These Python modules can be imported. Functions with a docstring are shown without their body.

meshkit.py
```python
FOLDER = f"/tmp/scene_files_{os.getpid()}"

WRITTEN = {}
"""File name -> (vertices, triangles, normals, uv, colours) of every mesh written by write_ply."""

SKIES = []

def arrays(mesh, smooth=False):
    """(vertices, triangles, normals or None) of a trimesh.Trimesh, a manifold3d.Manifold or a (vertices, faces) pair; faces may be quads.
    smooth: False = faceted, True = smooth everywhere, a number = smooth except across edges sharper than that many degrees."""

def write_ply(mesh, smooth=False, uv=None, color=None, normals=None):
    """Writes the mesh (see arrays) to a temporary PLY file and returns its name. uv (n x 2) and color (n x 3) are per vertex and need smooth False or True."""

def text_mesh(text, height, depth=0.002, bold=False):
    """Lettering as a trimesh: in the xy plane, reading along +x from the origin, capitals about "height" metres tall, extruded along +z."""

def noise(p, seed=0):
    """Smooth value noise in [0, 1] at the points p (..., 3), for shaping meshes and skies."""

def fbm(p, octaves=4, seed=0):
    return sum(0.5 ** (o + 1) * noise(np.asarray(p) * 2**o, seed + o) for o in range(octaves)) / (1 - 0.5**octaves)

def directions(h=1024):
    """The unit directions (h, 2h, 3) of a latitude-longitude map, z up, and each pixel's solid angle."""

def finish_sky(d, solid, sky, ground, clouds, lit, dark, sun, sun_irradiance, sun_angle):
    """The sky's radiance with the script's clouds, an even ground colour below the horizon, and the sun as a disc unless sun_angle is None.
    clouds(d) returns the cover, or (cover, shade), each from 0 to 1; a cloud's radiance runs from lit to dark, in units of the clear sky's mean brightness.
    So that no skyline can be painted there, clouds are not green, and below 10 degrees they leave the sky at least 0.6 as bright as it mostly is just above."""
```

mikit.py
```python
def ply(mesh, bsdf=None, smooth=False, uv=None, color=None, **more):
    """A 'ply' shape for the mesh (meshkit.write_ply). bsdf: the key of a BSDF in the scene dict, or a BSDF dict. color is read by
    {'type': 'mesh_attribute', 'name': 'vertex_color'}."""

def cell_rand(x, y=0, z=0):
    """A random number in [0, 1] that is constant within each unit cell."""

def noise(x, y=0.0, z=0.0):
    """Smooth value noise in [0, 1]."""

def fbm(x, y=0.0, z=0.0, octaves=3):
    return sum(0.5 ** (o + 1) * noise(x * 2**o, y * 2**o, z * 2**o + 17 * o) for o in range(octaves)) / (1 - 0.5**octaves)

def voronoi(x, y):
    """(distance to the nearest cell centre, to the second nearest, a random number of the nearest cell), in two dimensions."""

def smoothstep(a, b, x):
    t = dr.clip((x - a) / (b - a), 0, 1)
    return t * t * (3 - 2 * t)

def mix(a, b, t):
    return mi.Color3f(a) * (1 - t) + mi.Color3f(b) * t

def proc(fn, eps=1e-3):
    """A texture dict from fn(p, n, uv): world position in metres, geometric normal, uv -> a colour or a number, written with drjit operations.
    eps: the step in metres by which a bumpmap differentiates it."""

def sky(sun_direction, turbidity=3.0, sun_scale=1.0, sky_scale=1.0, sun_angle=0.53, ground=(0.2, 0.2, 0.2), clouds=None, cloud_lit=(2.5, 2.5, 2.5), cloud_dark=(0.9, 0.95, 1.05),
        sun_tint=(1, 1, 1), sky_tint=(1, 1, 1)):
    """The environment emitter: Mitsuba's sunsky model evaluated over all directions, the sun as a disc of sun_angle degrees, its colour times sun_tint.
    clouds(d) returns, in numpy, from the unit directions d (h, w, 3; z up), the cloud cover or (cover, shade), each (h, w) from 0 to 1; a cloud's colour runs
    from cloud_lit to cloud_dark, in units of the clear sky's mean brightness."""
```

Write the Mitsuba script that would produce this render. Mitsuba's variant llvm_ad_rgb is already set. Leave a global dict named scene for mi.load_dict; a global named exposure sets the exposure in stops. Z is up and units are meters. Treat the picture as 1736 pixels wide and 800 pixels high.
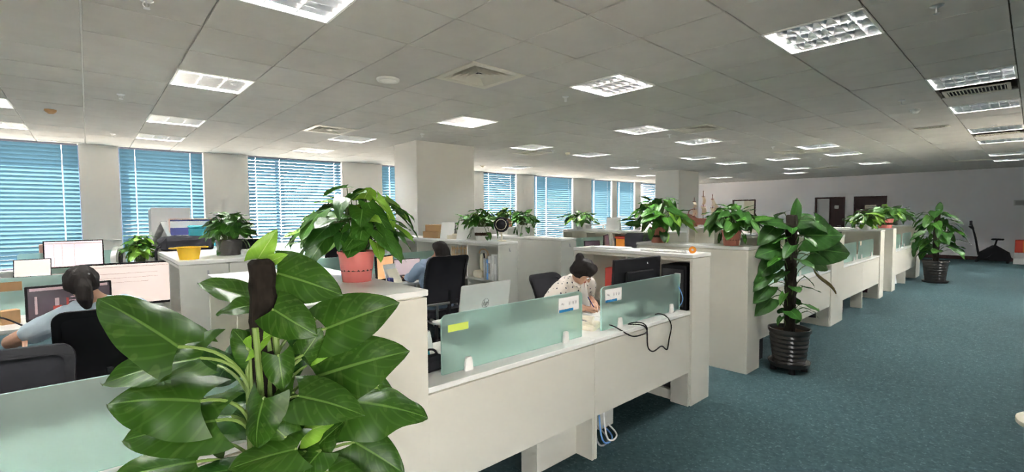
import math, random
import numpy as np, trimesh, drjit as dr, mitsuba as mi, manifold3d as m3
from shapely.geometry import Polygon
import mikit, meshkit
from mikit import proc, noise, fbm, voronoi, cell_rand, smoothstep, mix

# ------------------------------------------------------------------ camera, sky, exposure
ST = mi.ScalarTransform4f
EYE = np.array([0.0, 0.0, 1.53])
FWD, UPV = np.array([0.66848, 0.74219, -0.04778]), None
yaw, pitch, roll = .8376, -.0478, -.0069
FWD = np.array([math.cos(pitch) * math.cos(yaw), math.cos(pitch) * math.sin(yaw), math.sin(pitch)])
RGT = np.array([math.sin(yaw), -math.cos(yaw), 0.0])
UPV = np.cross(RGT, FWD)
UPV = -RGT * math.sin(roll) + UPV * math.cos(roll)
exposure = 4.2
SKY, SUN = 2.8, 2.4     # white summer haze with the sun on the window side
TUBE = 14.0               # radiance of the fluorescent tubes
scene = {'type': 'scene'}
labels = {}
scene['camera'] = {'type': 'perspective', 'fov': 94.87, 'fov_axis': 'x', 'near_clip': 0.05, 'far_clip': 500.0,
                   'to_world': ST().look_at(origin=EYE.tolist(), target=(EYE + FWD).tolist(), up=UPV.tolist())}
scene['sky'] = mikit.sky([-0.25, 0.62, 0.74], turbidity=4.0, sun_scale=SUN, sky_scale=SKY, ground=(0.60, 0.58, 0.54),
                         clouds=lambda d: (np.ones(d.shape[:2]), np.zeros(d.shape[:2])), cloud_lit=(2.2, 2.2, 2.15), cloud_dark=(1, 1, 1))

# ------------------------------------------------------------------ materials
def rgb(*c): return {'type': 'rgb', 'value': list(c)}
def princ(c, rough=.5, metal=0., spec=.5, **k):
    return {'type': 'twosided', 'bsdf': {'type': 'principled', 'base_color': c if isinstance(c, dict) else rgb(*c), 'roughness': rough, 'metallic': metal, 'specular': spec, **k}}
def mat(name, b): scene[name] = b; return name
PANEL = mat('m_panel', princ((.63, .61, .54), .45, spec=.3))
PANELG = mat('m_panel_grey', princ((.58, .58, .54), .45, spec=.3))
EDGE = mat('m_edge', princ((.09, .085, .075), .5))
WHITE = mat('m_white', princ((.78, .78, .76), .4))
WALL = mat('m_wall', princ((.90, .89, .87), .85, spec=.15))
WALLG = mat('m_wall_grey', princ((.88, .86, .89), .85, spec=.15))
COLM = mat('m_column', princ((.72, .71, .675), .7, spec=.2))
BLACK = mat('m_black', princ((.010, .010, .012), .6, spec=.1))
BLACKF = mat('m_black_fabric', princ((.014, .014, .017), .95, spec=.1))
DARK = mat('m_dark', princ((.03, .03, .034), .55, spec=.25))
GREY = mat('m_grey', princ((.35, .35, .36), .5))
LGREY = mat('m_light_grey', princ((.62, .62, .62), .5))
SILVER = mat('m_silver', princ((.66, .66, .66), .38, metal=.55))
CHROME = mat('m_chrome', princ((.75, .75, .76), .22, metal=1.))
ALU = mat('m_aluminium', princ((.86, .87, .9), .24, metal=1.))
FRAMEM = mat('m_window_frame', princ((.30, .31, .42), .5))
def leafmat(name, dark, light, rib, var=0.):
    def f(p, n, uv):
        t, s = uv.x, dr.abs(uv.y - .5) * 2
        mid = 1 - smoothstep(.02, .06, s)
        vein = smoothstep(.90, 1., dr.abs(dr.sin((t * 1.0 - s * .38) * 20.))) * .12 * smoothstep(.05, .2, s)
        k = fbm(p.x * 14, p.y * 14, p.z * 14, 2)
        c = mix(dark, light, k)
        c = mix(c, rib, dr.minimum(mid * .75 + vein, 1))
        if var:
            patch = smoothstep(.64, .72, noise(p.x * 46 + t * 9, p.y * 46, p.z * 46 + s * 4))
            c = mix(c, (.33, .42, .13), patch * var)
        return c
    return mat(name, princ(proc(f), .37, spec=.26))
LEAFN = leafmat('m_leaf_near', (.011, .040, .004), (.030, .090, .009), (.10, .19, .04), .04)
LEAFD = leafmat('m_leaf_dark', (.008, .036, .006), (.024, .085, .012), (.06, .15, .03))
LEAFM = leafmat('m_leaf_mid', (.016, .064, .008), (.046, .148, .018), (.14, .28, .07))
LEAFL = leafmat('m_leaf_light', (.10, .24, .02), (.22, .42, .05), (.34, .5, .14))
STEM = mat('m_stem', princ((.16, .25, .06), .5))
STEMD = mat('m_stem_dark', princ((.05, .08, .025), .6))
BROWNLEAF = mat('m_dry_leaf', princ((.12, .09, .035), .7))
def moss(p, n, uv):
    return mix((.006, .0055, .005), (.026, .021, .017), fbm(p.x * 90, p.y * 90, p.z * 30, 3))
MOSS = mat('m_moss_pole', {'type': 'bumpmap', 'arbitrary': {'type': 'texture', **proc(lambda p, n, uv: noise(p.x * 120, p.y * 120, p.z * 60))}, 'scale': .006, 'bsdf': princ(proc(moss), .95, spec=.1)} if False else princ(proc(moss), .95, spec=.1))
SOIL = mat('m_soil', princ((.03, .02, .013), .95, spec=.1))
GLAZE = mat('m_black_glaze', princ((.02, .019, .018), .18, spec=.6))
PINK = mat('m_pink_plastic', princ((.72, .19, .17), .4))
TERRA = mat('m_terracotta', princ((.42, .15, .10), .6))
BLUEP = mat('m_blue_plastic', princ((.18, .42, .80), .4))
YELLOW = mat('m_yellow_plastic', princ((.80, .50, .02), .4))
TEALBOX = mat('m_teal_box', princ((.03, .34, .42), .4))
RED = mat('m_red', princ((.50, .05, .035), .5))
ORANGE = mat('m_orange', princ((.80, .30, .03), .5))
CARD = mat('m_cardboard', princ((.45, .27, .13), .8))
PAPER = mat('m_paper', princ((.85, .85, .84), .8, spec=.1))
PAPERY = mat('m_note_yellow', princ((.62, .75, .14), .8, spec=.1))
BLUE = mat('m_blue_print', princ((.02, .20, .42), .5))
NAVY = mat('m_navy', princ((.02, .025, .12), .6))
PINKSH = mat('m_pinkish', princ((.62, .42, .35), .6))
WICKER = mat('m_wicker', princ((.55, .40, .24), .7))
CREAM = mat('m_cream', princ((.78, .73, .60), .6))
WOODD = mat('m_dark_wood', princ(proc(lambda p, n, uv: mix((.022, .008, .010), (.05, .018, .019), fbm(p.x * 60, p.y * 60, p.z * 3, 3))), .45))
SHIPW = mat('m_ship_wood', princ((.17, .045, .03), .5))
SAIL = mat('m_sail', princ((.72, .62, .48), .8))
SKIN = mat('m_skin', princ((.50, .29, .20), .5, spec=.35))
SKIND = mat('m_lip', princ((.38, .13, .10), .5))
HAIR = mat('m_hair', princ(proc(lambda p, n, uv: mix((.004, .0035, .0035), (.012, .009, .008), noise(p.x * 260, p.y * 260, p.z * 40))), .65, spec=.15))
SHIRT = mat('m_blue_shirt', princ((.50, .60, .67), .9, spec=.1))
SHIRT2 = mat('m_blue_sleeve', princ((.27, .36, .48), .9, spec=.1))
def dots(p, n, uv):
    def cell(v, s): return v * s - dr.floor(v * s) - .5
    s = 27.
    d = dr.sqrt(dr.square(cell(p.x + .5 * p.y, s)) + dr.square(cell(p.y - .5 * p.x, s)) + dr.square(cell(p.z, s)))
    return mix((.04, .04, .07), (.80, .74, .68), smoothstep(.20, .25, d))
POLKA = mat('m_polka', princ(proc(dots), .9, spec=.1))
TROUS = mat('m_trousers', princ((.03, .035, .05), .9, spec=.1))
def carpet(p, n, uv):
    k = fbm(p.x * 55, p.y * 55, 0., 3)
    b = fbm(p.x * 1.3, p.y * 1.3, 3., 2)
    c = mix((.014, .028, .032), (.031, .054, .058), k * .75 + b * .25)
    return mix(c, (.19, .25, .26), smoothstep(.80, .86, noise(p.x * 75, p.y * 75, 1.)) * .10)
CARPET = mat('m_carpet', princ(proc(carpet), .97, spec=.05, sheen=.3))
def tilef(p, n, uv):
    return mix((.49, .478, .458), (.54, .528, .505), fbm(p.x * 7, p.y * 7, 0., 3)) * (1 - .05 * noise(p.x * 400, p.y * 400, 0.))
TILES = [mat('m_tile_%d' % i, princ(proc(tilef), .9, spec=.08)) for i in range(1)]
PLENUM = mat('m_plenum', princ((.12, .115, .105), .9))
GRID = mat('m_grid_dirty', princ((.16, .15, .125), .8))  # dark tone paints the shade of the tile gaps onto the runners
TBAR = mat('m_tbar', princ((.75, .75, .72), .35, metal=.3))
BLIND = mat('m_blind', {'type': 'principledthin', 'base_color': rgb(.088, .18, .25), 'roughness': .5, 'diff_trans': .42, 'eta': 1.3, 'spec_trans': 0.})
PANE = mat('m_pane', {'type': 'thindielectric', 'int_ior': 1.5})
FROST = mat('m_frost', {'type': 'principledthin', 'base_color': rgb(.52, .74, .68), 'roughness': .26, 'spec_trans': .74, 'diff_trans': .7, 'eta': 1.5})
FROSTE = mat('m_frost_edge', princ((.42, .66, .62), .3))
DOORGL = mat('m_door_glass', princ((.55, .53, .54), .3))
LOUVW = mat('m_tray', princ((.85, .85, .86), .3))
def screen(name, c, k): return mat(name, princ(c, .35)), {'type': 'area', 'radiance': rgb(*[v * k / 2 ** exposure for v in c])}
SCR_PINK = screen('m_scr_pink', (.92, .70, .76), .72)
SCR_CREAM = screen('m_scr_cream', (.90, .76, .70), .62)
SCR_GREY = screen('m_scr_grey', (.55, .46, .48), .45)
SCR_ORNG = screen('m_scr_orange', (.85, .50, .26), .6)
SCR_DARK = screen('m_scr_dark', (.05, .035, .045), .5)
LAMP = {'type': 'area', 'radiance': rgb(TUBE, TUBE * .97, TUBE * .90)}

# ------------------------------------------------------------------ mesh helpers
def TM(loc=(0, 0, 0), rz=0., rx=0., ry=0., s=1.):
    m = trimesh.transformations.euler_matrix(rx, ry, rz, 'sxyz'); m[:3, :3] *= s; m[:3, 3] = loc; return m
def app(mesh, M): mesh = mesh.copy(); mesh.apply_transform(M); return mesh
def cat(*ms):
    ms = [m for x in ms for m in (x if isinstance(x, (list, tuple)) else [x])]
    return trimesh.util.concatenate(ms) if len(ms) > 1 else ms[0]
_t = []
for sx in (-1, 1):
    for sy in (-1, 1):
        for sz in (-1, 1):
            for k in range(3): _t.append([sx, sy, sz, k])
_t = np.array(_t, float)
def _ch(h, c):
    v = _t[:, :3] * h
    out = v.copy()
    for i in range(len(v)):
        for k in range(3):
            if k != int(_t[i, 3]): out[i, k] -= _t[i, k] * c
    return out
_hull = trimesh.Trimesh(_ch(np.ones(3), .2), process=False).convex_hull
_hv = np.array(_hull.vertices)
_map = [int(np.argmin(((_ch(np.ones(3), .2) - v) ** 2).sum(1))) for v in _hv]
_hf = np.array(_hull.faces)
def box(x0, x1, y0, y1, z0, z1, c=0.):
    h = np.array([x1 - x0, y1 - y0, z1 - z0]) / 2; o = np.array([x0 + x1, y0 + y1, z0 + z1]) / 2
    if c <= 0:
        m = trimesh.creation.box(extents=2 * h); m.apply_translation(o); return m
    c = min(c, .45 * h.min() * 2 * .9)
    return trimesh.Trimesh(_ch(h, c)[_map] + o, _hf, process=False)
def cyl(p0, p1, r, n=16):
    return trimesh.creation.cylinder(r, segment=[p0, p1], sections=n)
def lathe(pts, n=28, M=None):
    m = trimesh.creation.revolve(np.array(pts, float), sections=n)
    return m if M is None else app(m, M)
def tube(pts, r, n=6, sub=0):
    p = np.asarray(pts, float)
    if sub:
        from scipy.interpolate import CubicSpline
        t = np.r_[0, np.cumsum(np.linalg.norm(np.diff(p, axis=0), axis=1))]
        p = CubicSpline(t, p)(np.linspace(0, t[-1], sub))
    r = np.asarray(r, float)
    r = np.interp(np.linspace(0, 1, len(p)), np.linspace(0, 1, len(r)), r) if r.ndim else np.full(len(p), r)
    t = np.gradient(p, axis=0); t /= np.linalg.norm(t, axis=1, keepdims=True) + 1e-12
    a = np.cross(t, [0.31, .2, .93]); bad = np.linalg.norm(a, axis=1) < .2
    a[bad] = np.cross(t[bad], [1, 0, 0]); a /= np.linalg.norm(a, axis=1, keepdims=True) + 1e-12
    b = np.cross(t, a); g = np.arange(n) * 2 * np.pi / n
    v = (p[:, None] + r[:, None, None] * (np.cos(g)[None, :, None] * a[:, None] + np.sin(g)[None, :, None] * b[:, None])).reshape(-1, 3)
    f = []
    for i in range(len(p) - 1):
        for j in range(n):
            k = (j + 1) % n
            f += [[i * n + j, (i + 1) * n + k, i * n + k], [i * n + j, (i + 1) * n + j, (i + 1) * n + k]]
    e = (len(p) - 1) * n
    f += [[0, k + 1, k] for k in range(1, n - 1)][::-1] + [[e, e + k, e + k + 1] for k in range(1, n - 1)]
    m = trimesh.Trimesh(v, f, process=False)
    if m.volume < 0: m.invert()
    return m
def extrude(poly, h, M=None):
    m = trimesh.creation.extrude_polygon(Polygon(poly), h, engine='earcut')
    return m if M is None else app(m, M)
def rrect(w, h, r, n=5):
    pts = []
    for cx, cy, a0 in ((w / 2 - r, h / 2 - r, 0), (-w / 2 + r, h / 2 - r, 90), (-w / 2 + r, -h / 2 + r, 180), (w / 2 - r, -h / 2 + r, 270)):
        for k in range(n + 1):
            a = math.radians(a0 + 90 * k / n); pts.append((cx + r * math.cos(a), cy + r * math.sin(a)))
    return pts
XZ = np.array([[1, 0, 0, 0], [0, 0, -1, 0], [0, 1, 0, 0], [0, 0, 0, 1.]])    # polygon (x, y) stands up as (x, z), thickness towards -y

# ------------------------------------------------------------------ the scene's entries
def numbered(key):
    if key not in used: used.add(key); return key
    i = 1
    i = counter.get(key, 0) + 1
    counter[key] = i
    k = '%s_%03d' % (key, i); used.add(k); return k
used, counter = set(), {}
PLACE = {}
def thing(name, label, category, loc=None, rz=0., group=None, M=None):
    key = numbered(name)
    labels[key] = {'label': label, 'category': category}
    if group: labels[key]['group'] = group
    PLACE[key] = M if M is not None else (TM(loc, rz) if loc is not None else None)
    return key
def struct(name, label=None):
    key = numbered(name); labels[key] = {'kind': 'structure'}
    if label: labels[key]['label'] = label
    PLACE[key] = None
    return key
def root(key):
    return key.split('__')[0]
def put(parent, name, mesh, m, smooth=False, label=None, stuff=False, **k):
    key = numbered(parent + '__' + name) if name else parent
    M = PLACE.get(root(parent))
    if M is not None: mesh = app(mesh, M)
    em = k.pop('emit', None)
    if isinstance(m, tuple): m, em = m
    d = mikit.ply(mesh, m, smooth, **k)
    if em: d['emitter'] = em
    scene[key] = d
    if label or stuff:
        labels.setdefault(key, {})
        if label: labels[key]['label'] = label
        if stuff: labels[key]['kind'] = 'stuff'
    return key
def put_ref(parent, name, ply, M):
    key = numbered(parent + '__' + name) if name else parent
    scene[key] = {**ply, 'to_world': ST(np.asarray(M, float))}
    return key

# ------------------------------------------------------------------ the setting
CE, XB, YW, YR, XR = 2.785, 20.35, 11.1, -1.75, -9.0
GX, GY = 2.414, 1.943          # a node of the 0.6 m ceiling grid
f_ = struct('floor', 'teal blue needle felt carpet of the office aisle')
put(f_, None, box(XR - .3, XB + .3, YR - .3, YW + .3, -.12, 0), CARPET)

# window wall: piers, sill wall; windows between them
WINS = [(-7.97, -6.62), (-5.84, -3.87), (-2.84, -1.54), (-1.35, -.08), (.45, 1.75), (2.54, 4.55), (5.58, 6.88), (7.19, 8.47), (8.87, 10.22), (11.0, 12.97), (14.0, 15.3), (15.61, 16.89), (17.3, 18.7)]
SILL = .62
wl = struct('wall_left', 'white window wall with plain piers between the blinds')
piers, x0 = [], XR - .3
for a, b in WINS + [(XB + .3, None)]:
    piers.append(box(x0, a, YW, YW + .34, 0, CE + .1)); x0 = b
low = [box(a, b, YW, YW + .34, 0, SILL) for a, b in WINS]
put(wl, None, cat(piers, low), WALL)
for i, (a, b) in enumerate(WINS):
    w = struct('window_%d' % (i + 1), 'tall office window behind a blue venetian blind')
    fr = [box(a, a + .06, YW + .2, YW + .28, SILL, CE + .1), box(b - .06, b, YW + .2, YW + .28, SILL, CE + .1), box(a, b, YW + .2, YW + .28, SILL, SILL + .06), box(a, b, YW + .2, YW + .28, CE + .03, CE + .1)]
    put(w, 'frame', cat(fr), FRAMEM)
    put(w, 'transom', box(a + .06, b - .06, YW + .2, YW + .28, 1.03, 1.09, .006), FRAMEM)
    if b - a > 1.6: put(w, 'mullion', box(a + .58, a + .65, YW + .2, YW + .28, SILL + .06, CE + .03, .006), FRAMEM)
    pane = trimesh.Trimesh([[a + .05, YW + .24, SILL + .05], [b - .05, YW + .24, SILL + .05], [b - .05, YW + .24, CE + .05], [a + .05, YW + .24, CE + .05]], [[0, 1, 2], [0, 2, 3]], process=False)
    put(w, 'pane', pane, PANE)
    put(w, 'sill', box(a + .002, b - .002, YW - .04, YW + .2, SILL, SILL + .03, .006), WHITE)

wb = struct('wall_back', 'far white wall with dark wooden doors')
DO = [(4.59, 5.54, 2.05), (3.39, 4.33, 2.05), (7.66, 8.59, 2.04)]
segs = [box(XB, XB + .2, YR - .3, DO[1][0], 0, CE + .1), box(XB, XB + .2, DO[1][1], DO[0][0], 0, CE + .1), box(XB, XB + .2, DO[0][1], DO[2][0], 0, CE + .1), box(XB, XB + .2, DO[2][1], YW + .3, 0, CE + .1)]
segs += [box(XB, XB + .2, a, b, h, CE + .1) for a, b, h in DO]
put(wb, None, cat(segs), WALLG)
tr = struct('trim_1', 'narrow white ledge along the piers of the window wall')
put(tr, None, cat([box(a[1] + .002, b[0] - .002, YW - .018, YW, 1.09, 1.115, .004) for a, b in zip(WINS[:-1], WINS[1:])]), WHITE)
# right-hand and rear walls, outside the frame: the aisle faces and the frosted glass show a tall window close by on the right
wr = struct('wall_right')
RW = [(-1.7, -.55), (-.35, .80), (9.9, 11.5)]
sg, x0 = [], XR - .3
for a, b in RW + [(XB + .3, None)]:
    sg.append(box(x0, a, YR - .3, YR, 0, CE + .1)); x0 = b
sg += [box(a, b, YR - .3, YR, 0, .1) for a, b in RW] + [box(a, b, YR - .3, YR, 2.45, CE + .1) for a, b in RW]
put(wr, None, cat(sg), WALL)
for i, (a, b) in enumerate(RW):
    w = struct('window_%d' % (len(WINS) + i + 1))
    m = (a + b) / 2
    put(w, 'frame', cat([box(a, a + .05, YR - .2, YR - .12, .1, 2.45), box(b - .05, b, YR - .2, YR - .12, .1, 2.45), box(a, b, YR - .2, YR - .12, .1, .16), box(a, b, YR - .2, YR - .12, 2.39, 2.45), box(a + .05, b - .05, YR - .2, YR - .12, .95, 1.0), box(m - .03, m + .03, YR - .2, YR - .12, .16, 2.39)]), FRAMEM)
    put(w, 'pane', trimesh.Trimesh([[a, YR - .16, .1], [a, YR - .16, 2.45], [b, YR - .16, 2.45], [b, YR - .16, .1]], [[0, 1, 2], [0, 2, 3]], process=False), PANE)
we = struct('wall_rear')
put(we, None, box(XR - .3, XR, YR, YW, 0, CE + .1), WALL)
tb = struct('baseboard_back', 'dark baseboard along the far wall')
yy = [YR] + [v for d in sorted(DO) for v in d[:2]] + [YW]
put(tb, None, cat([box(XB - .014, XB, yy[i], yy[i + 1], 0, .11, .003) for i in range(0, len(yy), 2)]), WOODD)

def door(n, y0, y1, h, label):
    d = struct('door_%d' % n, label)
    fw = .055
    put(d, 'frame', cat([box(XB - .02, XB + .12, y0, y0 + fw, 0, h, .004), box(XB - .02, XB + .12, y1 - fw, y1, 0, h, .004), box(XB - .02, XB + .12, y0 + fw, y1 - fw, h - fw, h, .004)]), WOODD)
    return d, y0 + fw, y1 - fw, h - fw
d, a, b, h = door(1, *DO[0], 'dark wooden door with a pale glazed side panel and small plaque')
put(d, 'leaf', box(XB + .02, XB + .06, a, a + .40, .01, h, .004), WOODD)
put(d, 'side_panel', box(XB + .03, XB + .045, a + .43, b, .3, h, .003), DOORGL, label='pale grey glazed side panel')
put(d, 'mullion', box(XB - .01, XB + .09, a + .40, a + .43, 0, h, .003), WOODD)
put(d, 'apron', box(XB + .02, XB + .05, a + .43, b, 0, .3, .003), WOODD)
lf = d + '__leaf'
put(lf, 'plaque', box(XB + .012, XB + .02, a + .14, a + .27, 1.62, 1.74, .002), PAPER, label='small pale door plaque')
put(lf, 'plaque_print', cat([box(XB + .010, XB + .0125, a + .155 + .02 * k, a + .168 + .02 * k, 1.67, 1.69) for k in range(5)]), GREY)
put(lf, 'handle', cyl([XB - .03, a + .05, 1.0], [XB - .03, a + .16, 1.0], .012), CHROME)
d, a, b, h = door(2, *DO[1], 'dark wooden door with a wide pale name plate')
put(d, 'leaf', box(XB + .02, XB + .06, a, b, .01, h, .004), WOODD)
lf = d + '__leaf'
put(lf, 'plaque', box(XB + .010, XB + .02, 3.69, 4.01, 1.62, 1.74, .002), CREAM, label='wide pale name plate')
put(lf, 'plaque_print', cat([box(XB + .008, XB + .0105, 3.73 + .05 * k, 3.765 + .05 * k, 1.66, 1.70) for k in range(5)]), GREY)
put(lf, 'handle', cyl([XB - .03, a + .05, 1.0], [XB - .03, a + .16, 1.0], .012), CHROME)
d, a, b, h = door(3, *DO[2], 'dark framed doorway closed by a cream door with one seam')
put(d, 'leaf', box(XB + .04, XB + .08, a, a + .42, .01, h, .004), CREAM)
put(d, 'leaf', box(XB + .03, XB + .07, a + .424, b, .01, h, .004), WALL)

# columns
for i, (x, lab) in enumerate(((4.2, 'square white column standing behind the row with the brown boxes'), (13.05, 'white column far down the room, behind the model ship'))):
    c = struct('column', lab)
    put(c, None, box(x, x + 1.23, 7.08, 7.86, 0, CE + .05, .004), COLM)

# ceiling: soffit, T bars and lay-in tiles; the fixtures take the place of a tile
LIGHTS = [(-3, 1), (2, 1), (13, 1), (16, 1), (21, 1), (2, -2), (6, -3), (9, -3), (13, -3), (16, -3), (21, -3), (24, -3), (6, 3), (9, 3), (16, 3), (21, 4), (-3, 5), (2, 5), (13, 5), (16, 5), (6, 7), (9, 7), (-3, 9), (1, 9), (14, 9), (-3, 12), (1, 12), (19, 11), (24, 9), (24, 5), (-6, 5), (-6, 1), (-6, 9), (-6, 12), (-10, 3), (-10, 7), (-10, 12), (-14, 5), (-14, 9), (10, 12), (5, 12)]
DIFFUS = [(0, 2), (7, 2), (14, 2), (7, 8), (22, 3), (0, 8)]
GRILLES = [(7, -3), (14, -3)]
cl = struct('ceiling', 'suspended ceiling of grey white lay-in tiles')
put(cl, None, box(XR - .3, XB + .3, YR - .3, YW + .34, CE + .14, CE + .2), PLENUM)
rng = random.Random(5)
tile = mikit.ply(box(-.2952, .2952, -.2952, .2952, 0, .014, .0025), TILES[0])
taken = set(LIGHTS) | set(DIFFUS) | set(GRILLES)
cells = []
for a in range(-19, 30):
    for b in range(-7, 16):
        if (a, b) in taken: continue
        x, y = GX + (a + .5) * .6, GY + (b + .5) * .6
        if not (XR - .3 < x - .3 and x - .3 < XB and YR - .3 < y and y < YW + .3): continue
        v = np.array([x, y, CE]) - EYE
        z = v @ FWD; px, py = (v @ RGT) / max(z, .01), (v @ UPV) / max(z, .01)
        seen = z > .3 and abs(px) < 1.2 and abs(py) < .62
        cells.append(((0 if seen else 100) + np.linalg.norm(v), x, y))
cells.sort()
far = []
for i, (dist, x, y) in enumerate(cells):
    M = TM((x, y, CE + rng.uniform(0, .0035)), rx=rng.gauss(0, .0022), ry=rng.gauss(0, .0022))
    if i in (9, 31, 57, 66): M = TM((x, y, CE + .004), rx=.012 * rng.choice((-1, 1)), ry=.010 * rng.choice((-1, 1)))
    if i < 296: put_ref(cl, 'tile', tile, M)
    else: far.append(app(box(-.2965, .2965, -.2965, .2965, 0, .014), M))
put(cl, 'far_tile', cat(far), TILES[0], stuff=True)
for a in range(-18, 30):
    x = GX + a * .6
    if XR < x < XB: put(cl, 'main_runner', box(x - .010, x + .010, YR, YW + .3, CE + .0195, CE + .035), TBAR if a < 0 else GRID)  # pale runners where joints catch window light, painted shade tone on the others
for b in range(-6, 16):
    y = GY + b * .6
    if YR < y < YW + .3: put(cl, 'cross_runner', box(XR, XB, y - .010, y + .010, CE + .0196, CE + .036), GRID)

# louvred fluorescent troffers: tubes along y, reflectors between them, cross blades along x
def troffer_meshes():
    o = .292
    tray = cat(box(-o, o, -o, o, .098, .104), box(-o, -o + .004, -o, o, 0, .1), box(o - .004, o, -o, o, 0, .1), box(-o, o, -o, -o + .004, 0, .1), box(-o, o, o - .004, o, 0, .1))
    fr = cat(box(-.298, .298, -.298, -.284, -.006, .004), box(-.298, .298, .284, .298, -.006, .004), box(-.298, -.284, -.284, .284, -.006, .004), box(.284, .298, -.284, .284, -.006, .004))
    w3 = .568 / 3
    tubes = [cyl([-.284 + w3 * (k + .5), -.275, .066], [-.284 + w3 * (k + .5), .275, .066], .0125, 10) for k in range(3)]
    refl = []
    for k in range(4):
        x = -.284 + w3 * k
        def prof(s):
            t = np.linspace(0, 1, 6); return [(x + s * (.004 + .034 * v ** 2), .002 + .06 * v) for v in t]
        if k == 0: poly = [(x, .002)] + prof(1) + [(x, .062)]
        elif k == 3: poly = [(x, .062)] + prof(-1)[::-1] + [(x, .002)]
        else: poly = prof(1) + prof(-1)[::-1]
        refl.append(app(extrude(poly, .566), np.array([[1, 0, 0, 0], [0, 0, -1, .283], [0, 1, 0, 0], [0, 0, 0, 1.]])))
    blades = []
    for k in range(1, 7):
        y = -.284 + .568 * k / 7
        pts = [(y - .002, .0), (y + .002, .0), (y + .013, .05), (y - .013, .05)]
        blades.append(app(extrude(pts, .564), np.array([[0, 0, 1, -.282], [1, 0, 0, 0], [0, 1, 0, 0], [0, 0, 0, 1.]])))
    return tray, fr, tubes, refl, blades
tray, fr, tubes, refl, blades = troffer_meshes()
P_tray, P_fr = mikit.ply(tray, LOUVW), mikit.ply(fr, WHITE)
P_tubes = {**mikit.ply(cat(tubes), WHITE, 40), 'emitter': LAMP}
P_tube = [{**mikit.ply(m, WHITE, 40), 'emitter': LAMP} for m in tubes]
P_refl = [mikit.ply(m, ALU, 30) for m in refl]
P_bl = [mikit.ply(m, ALU) for m in blades]
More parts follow.
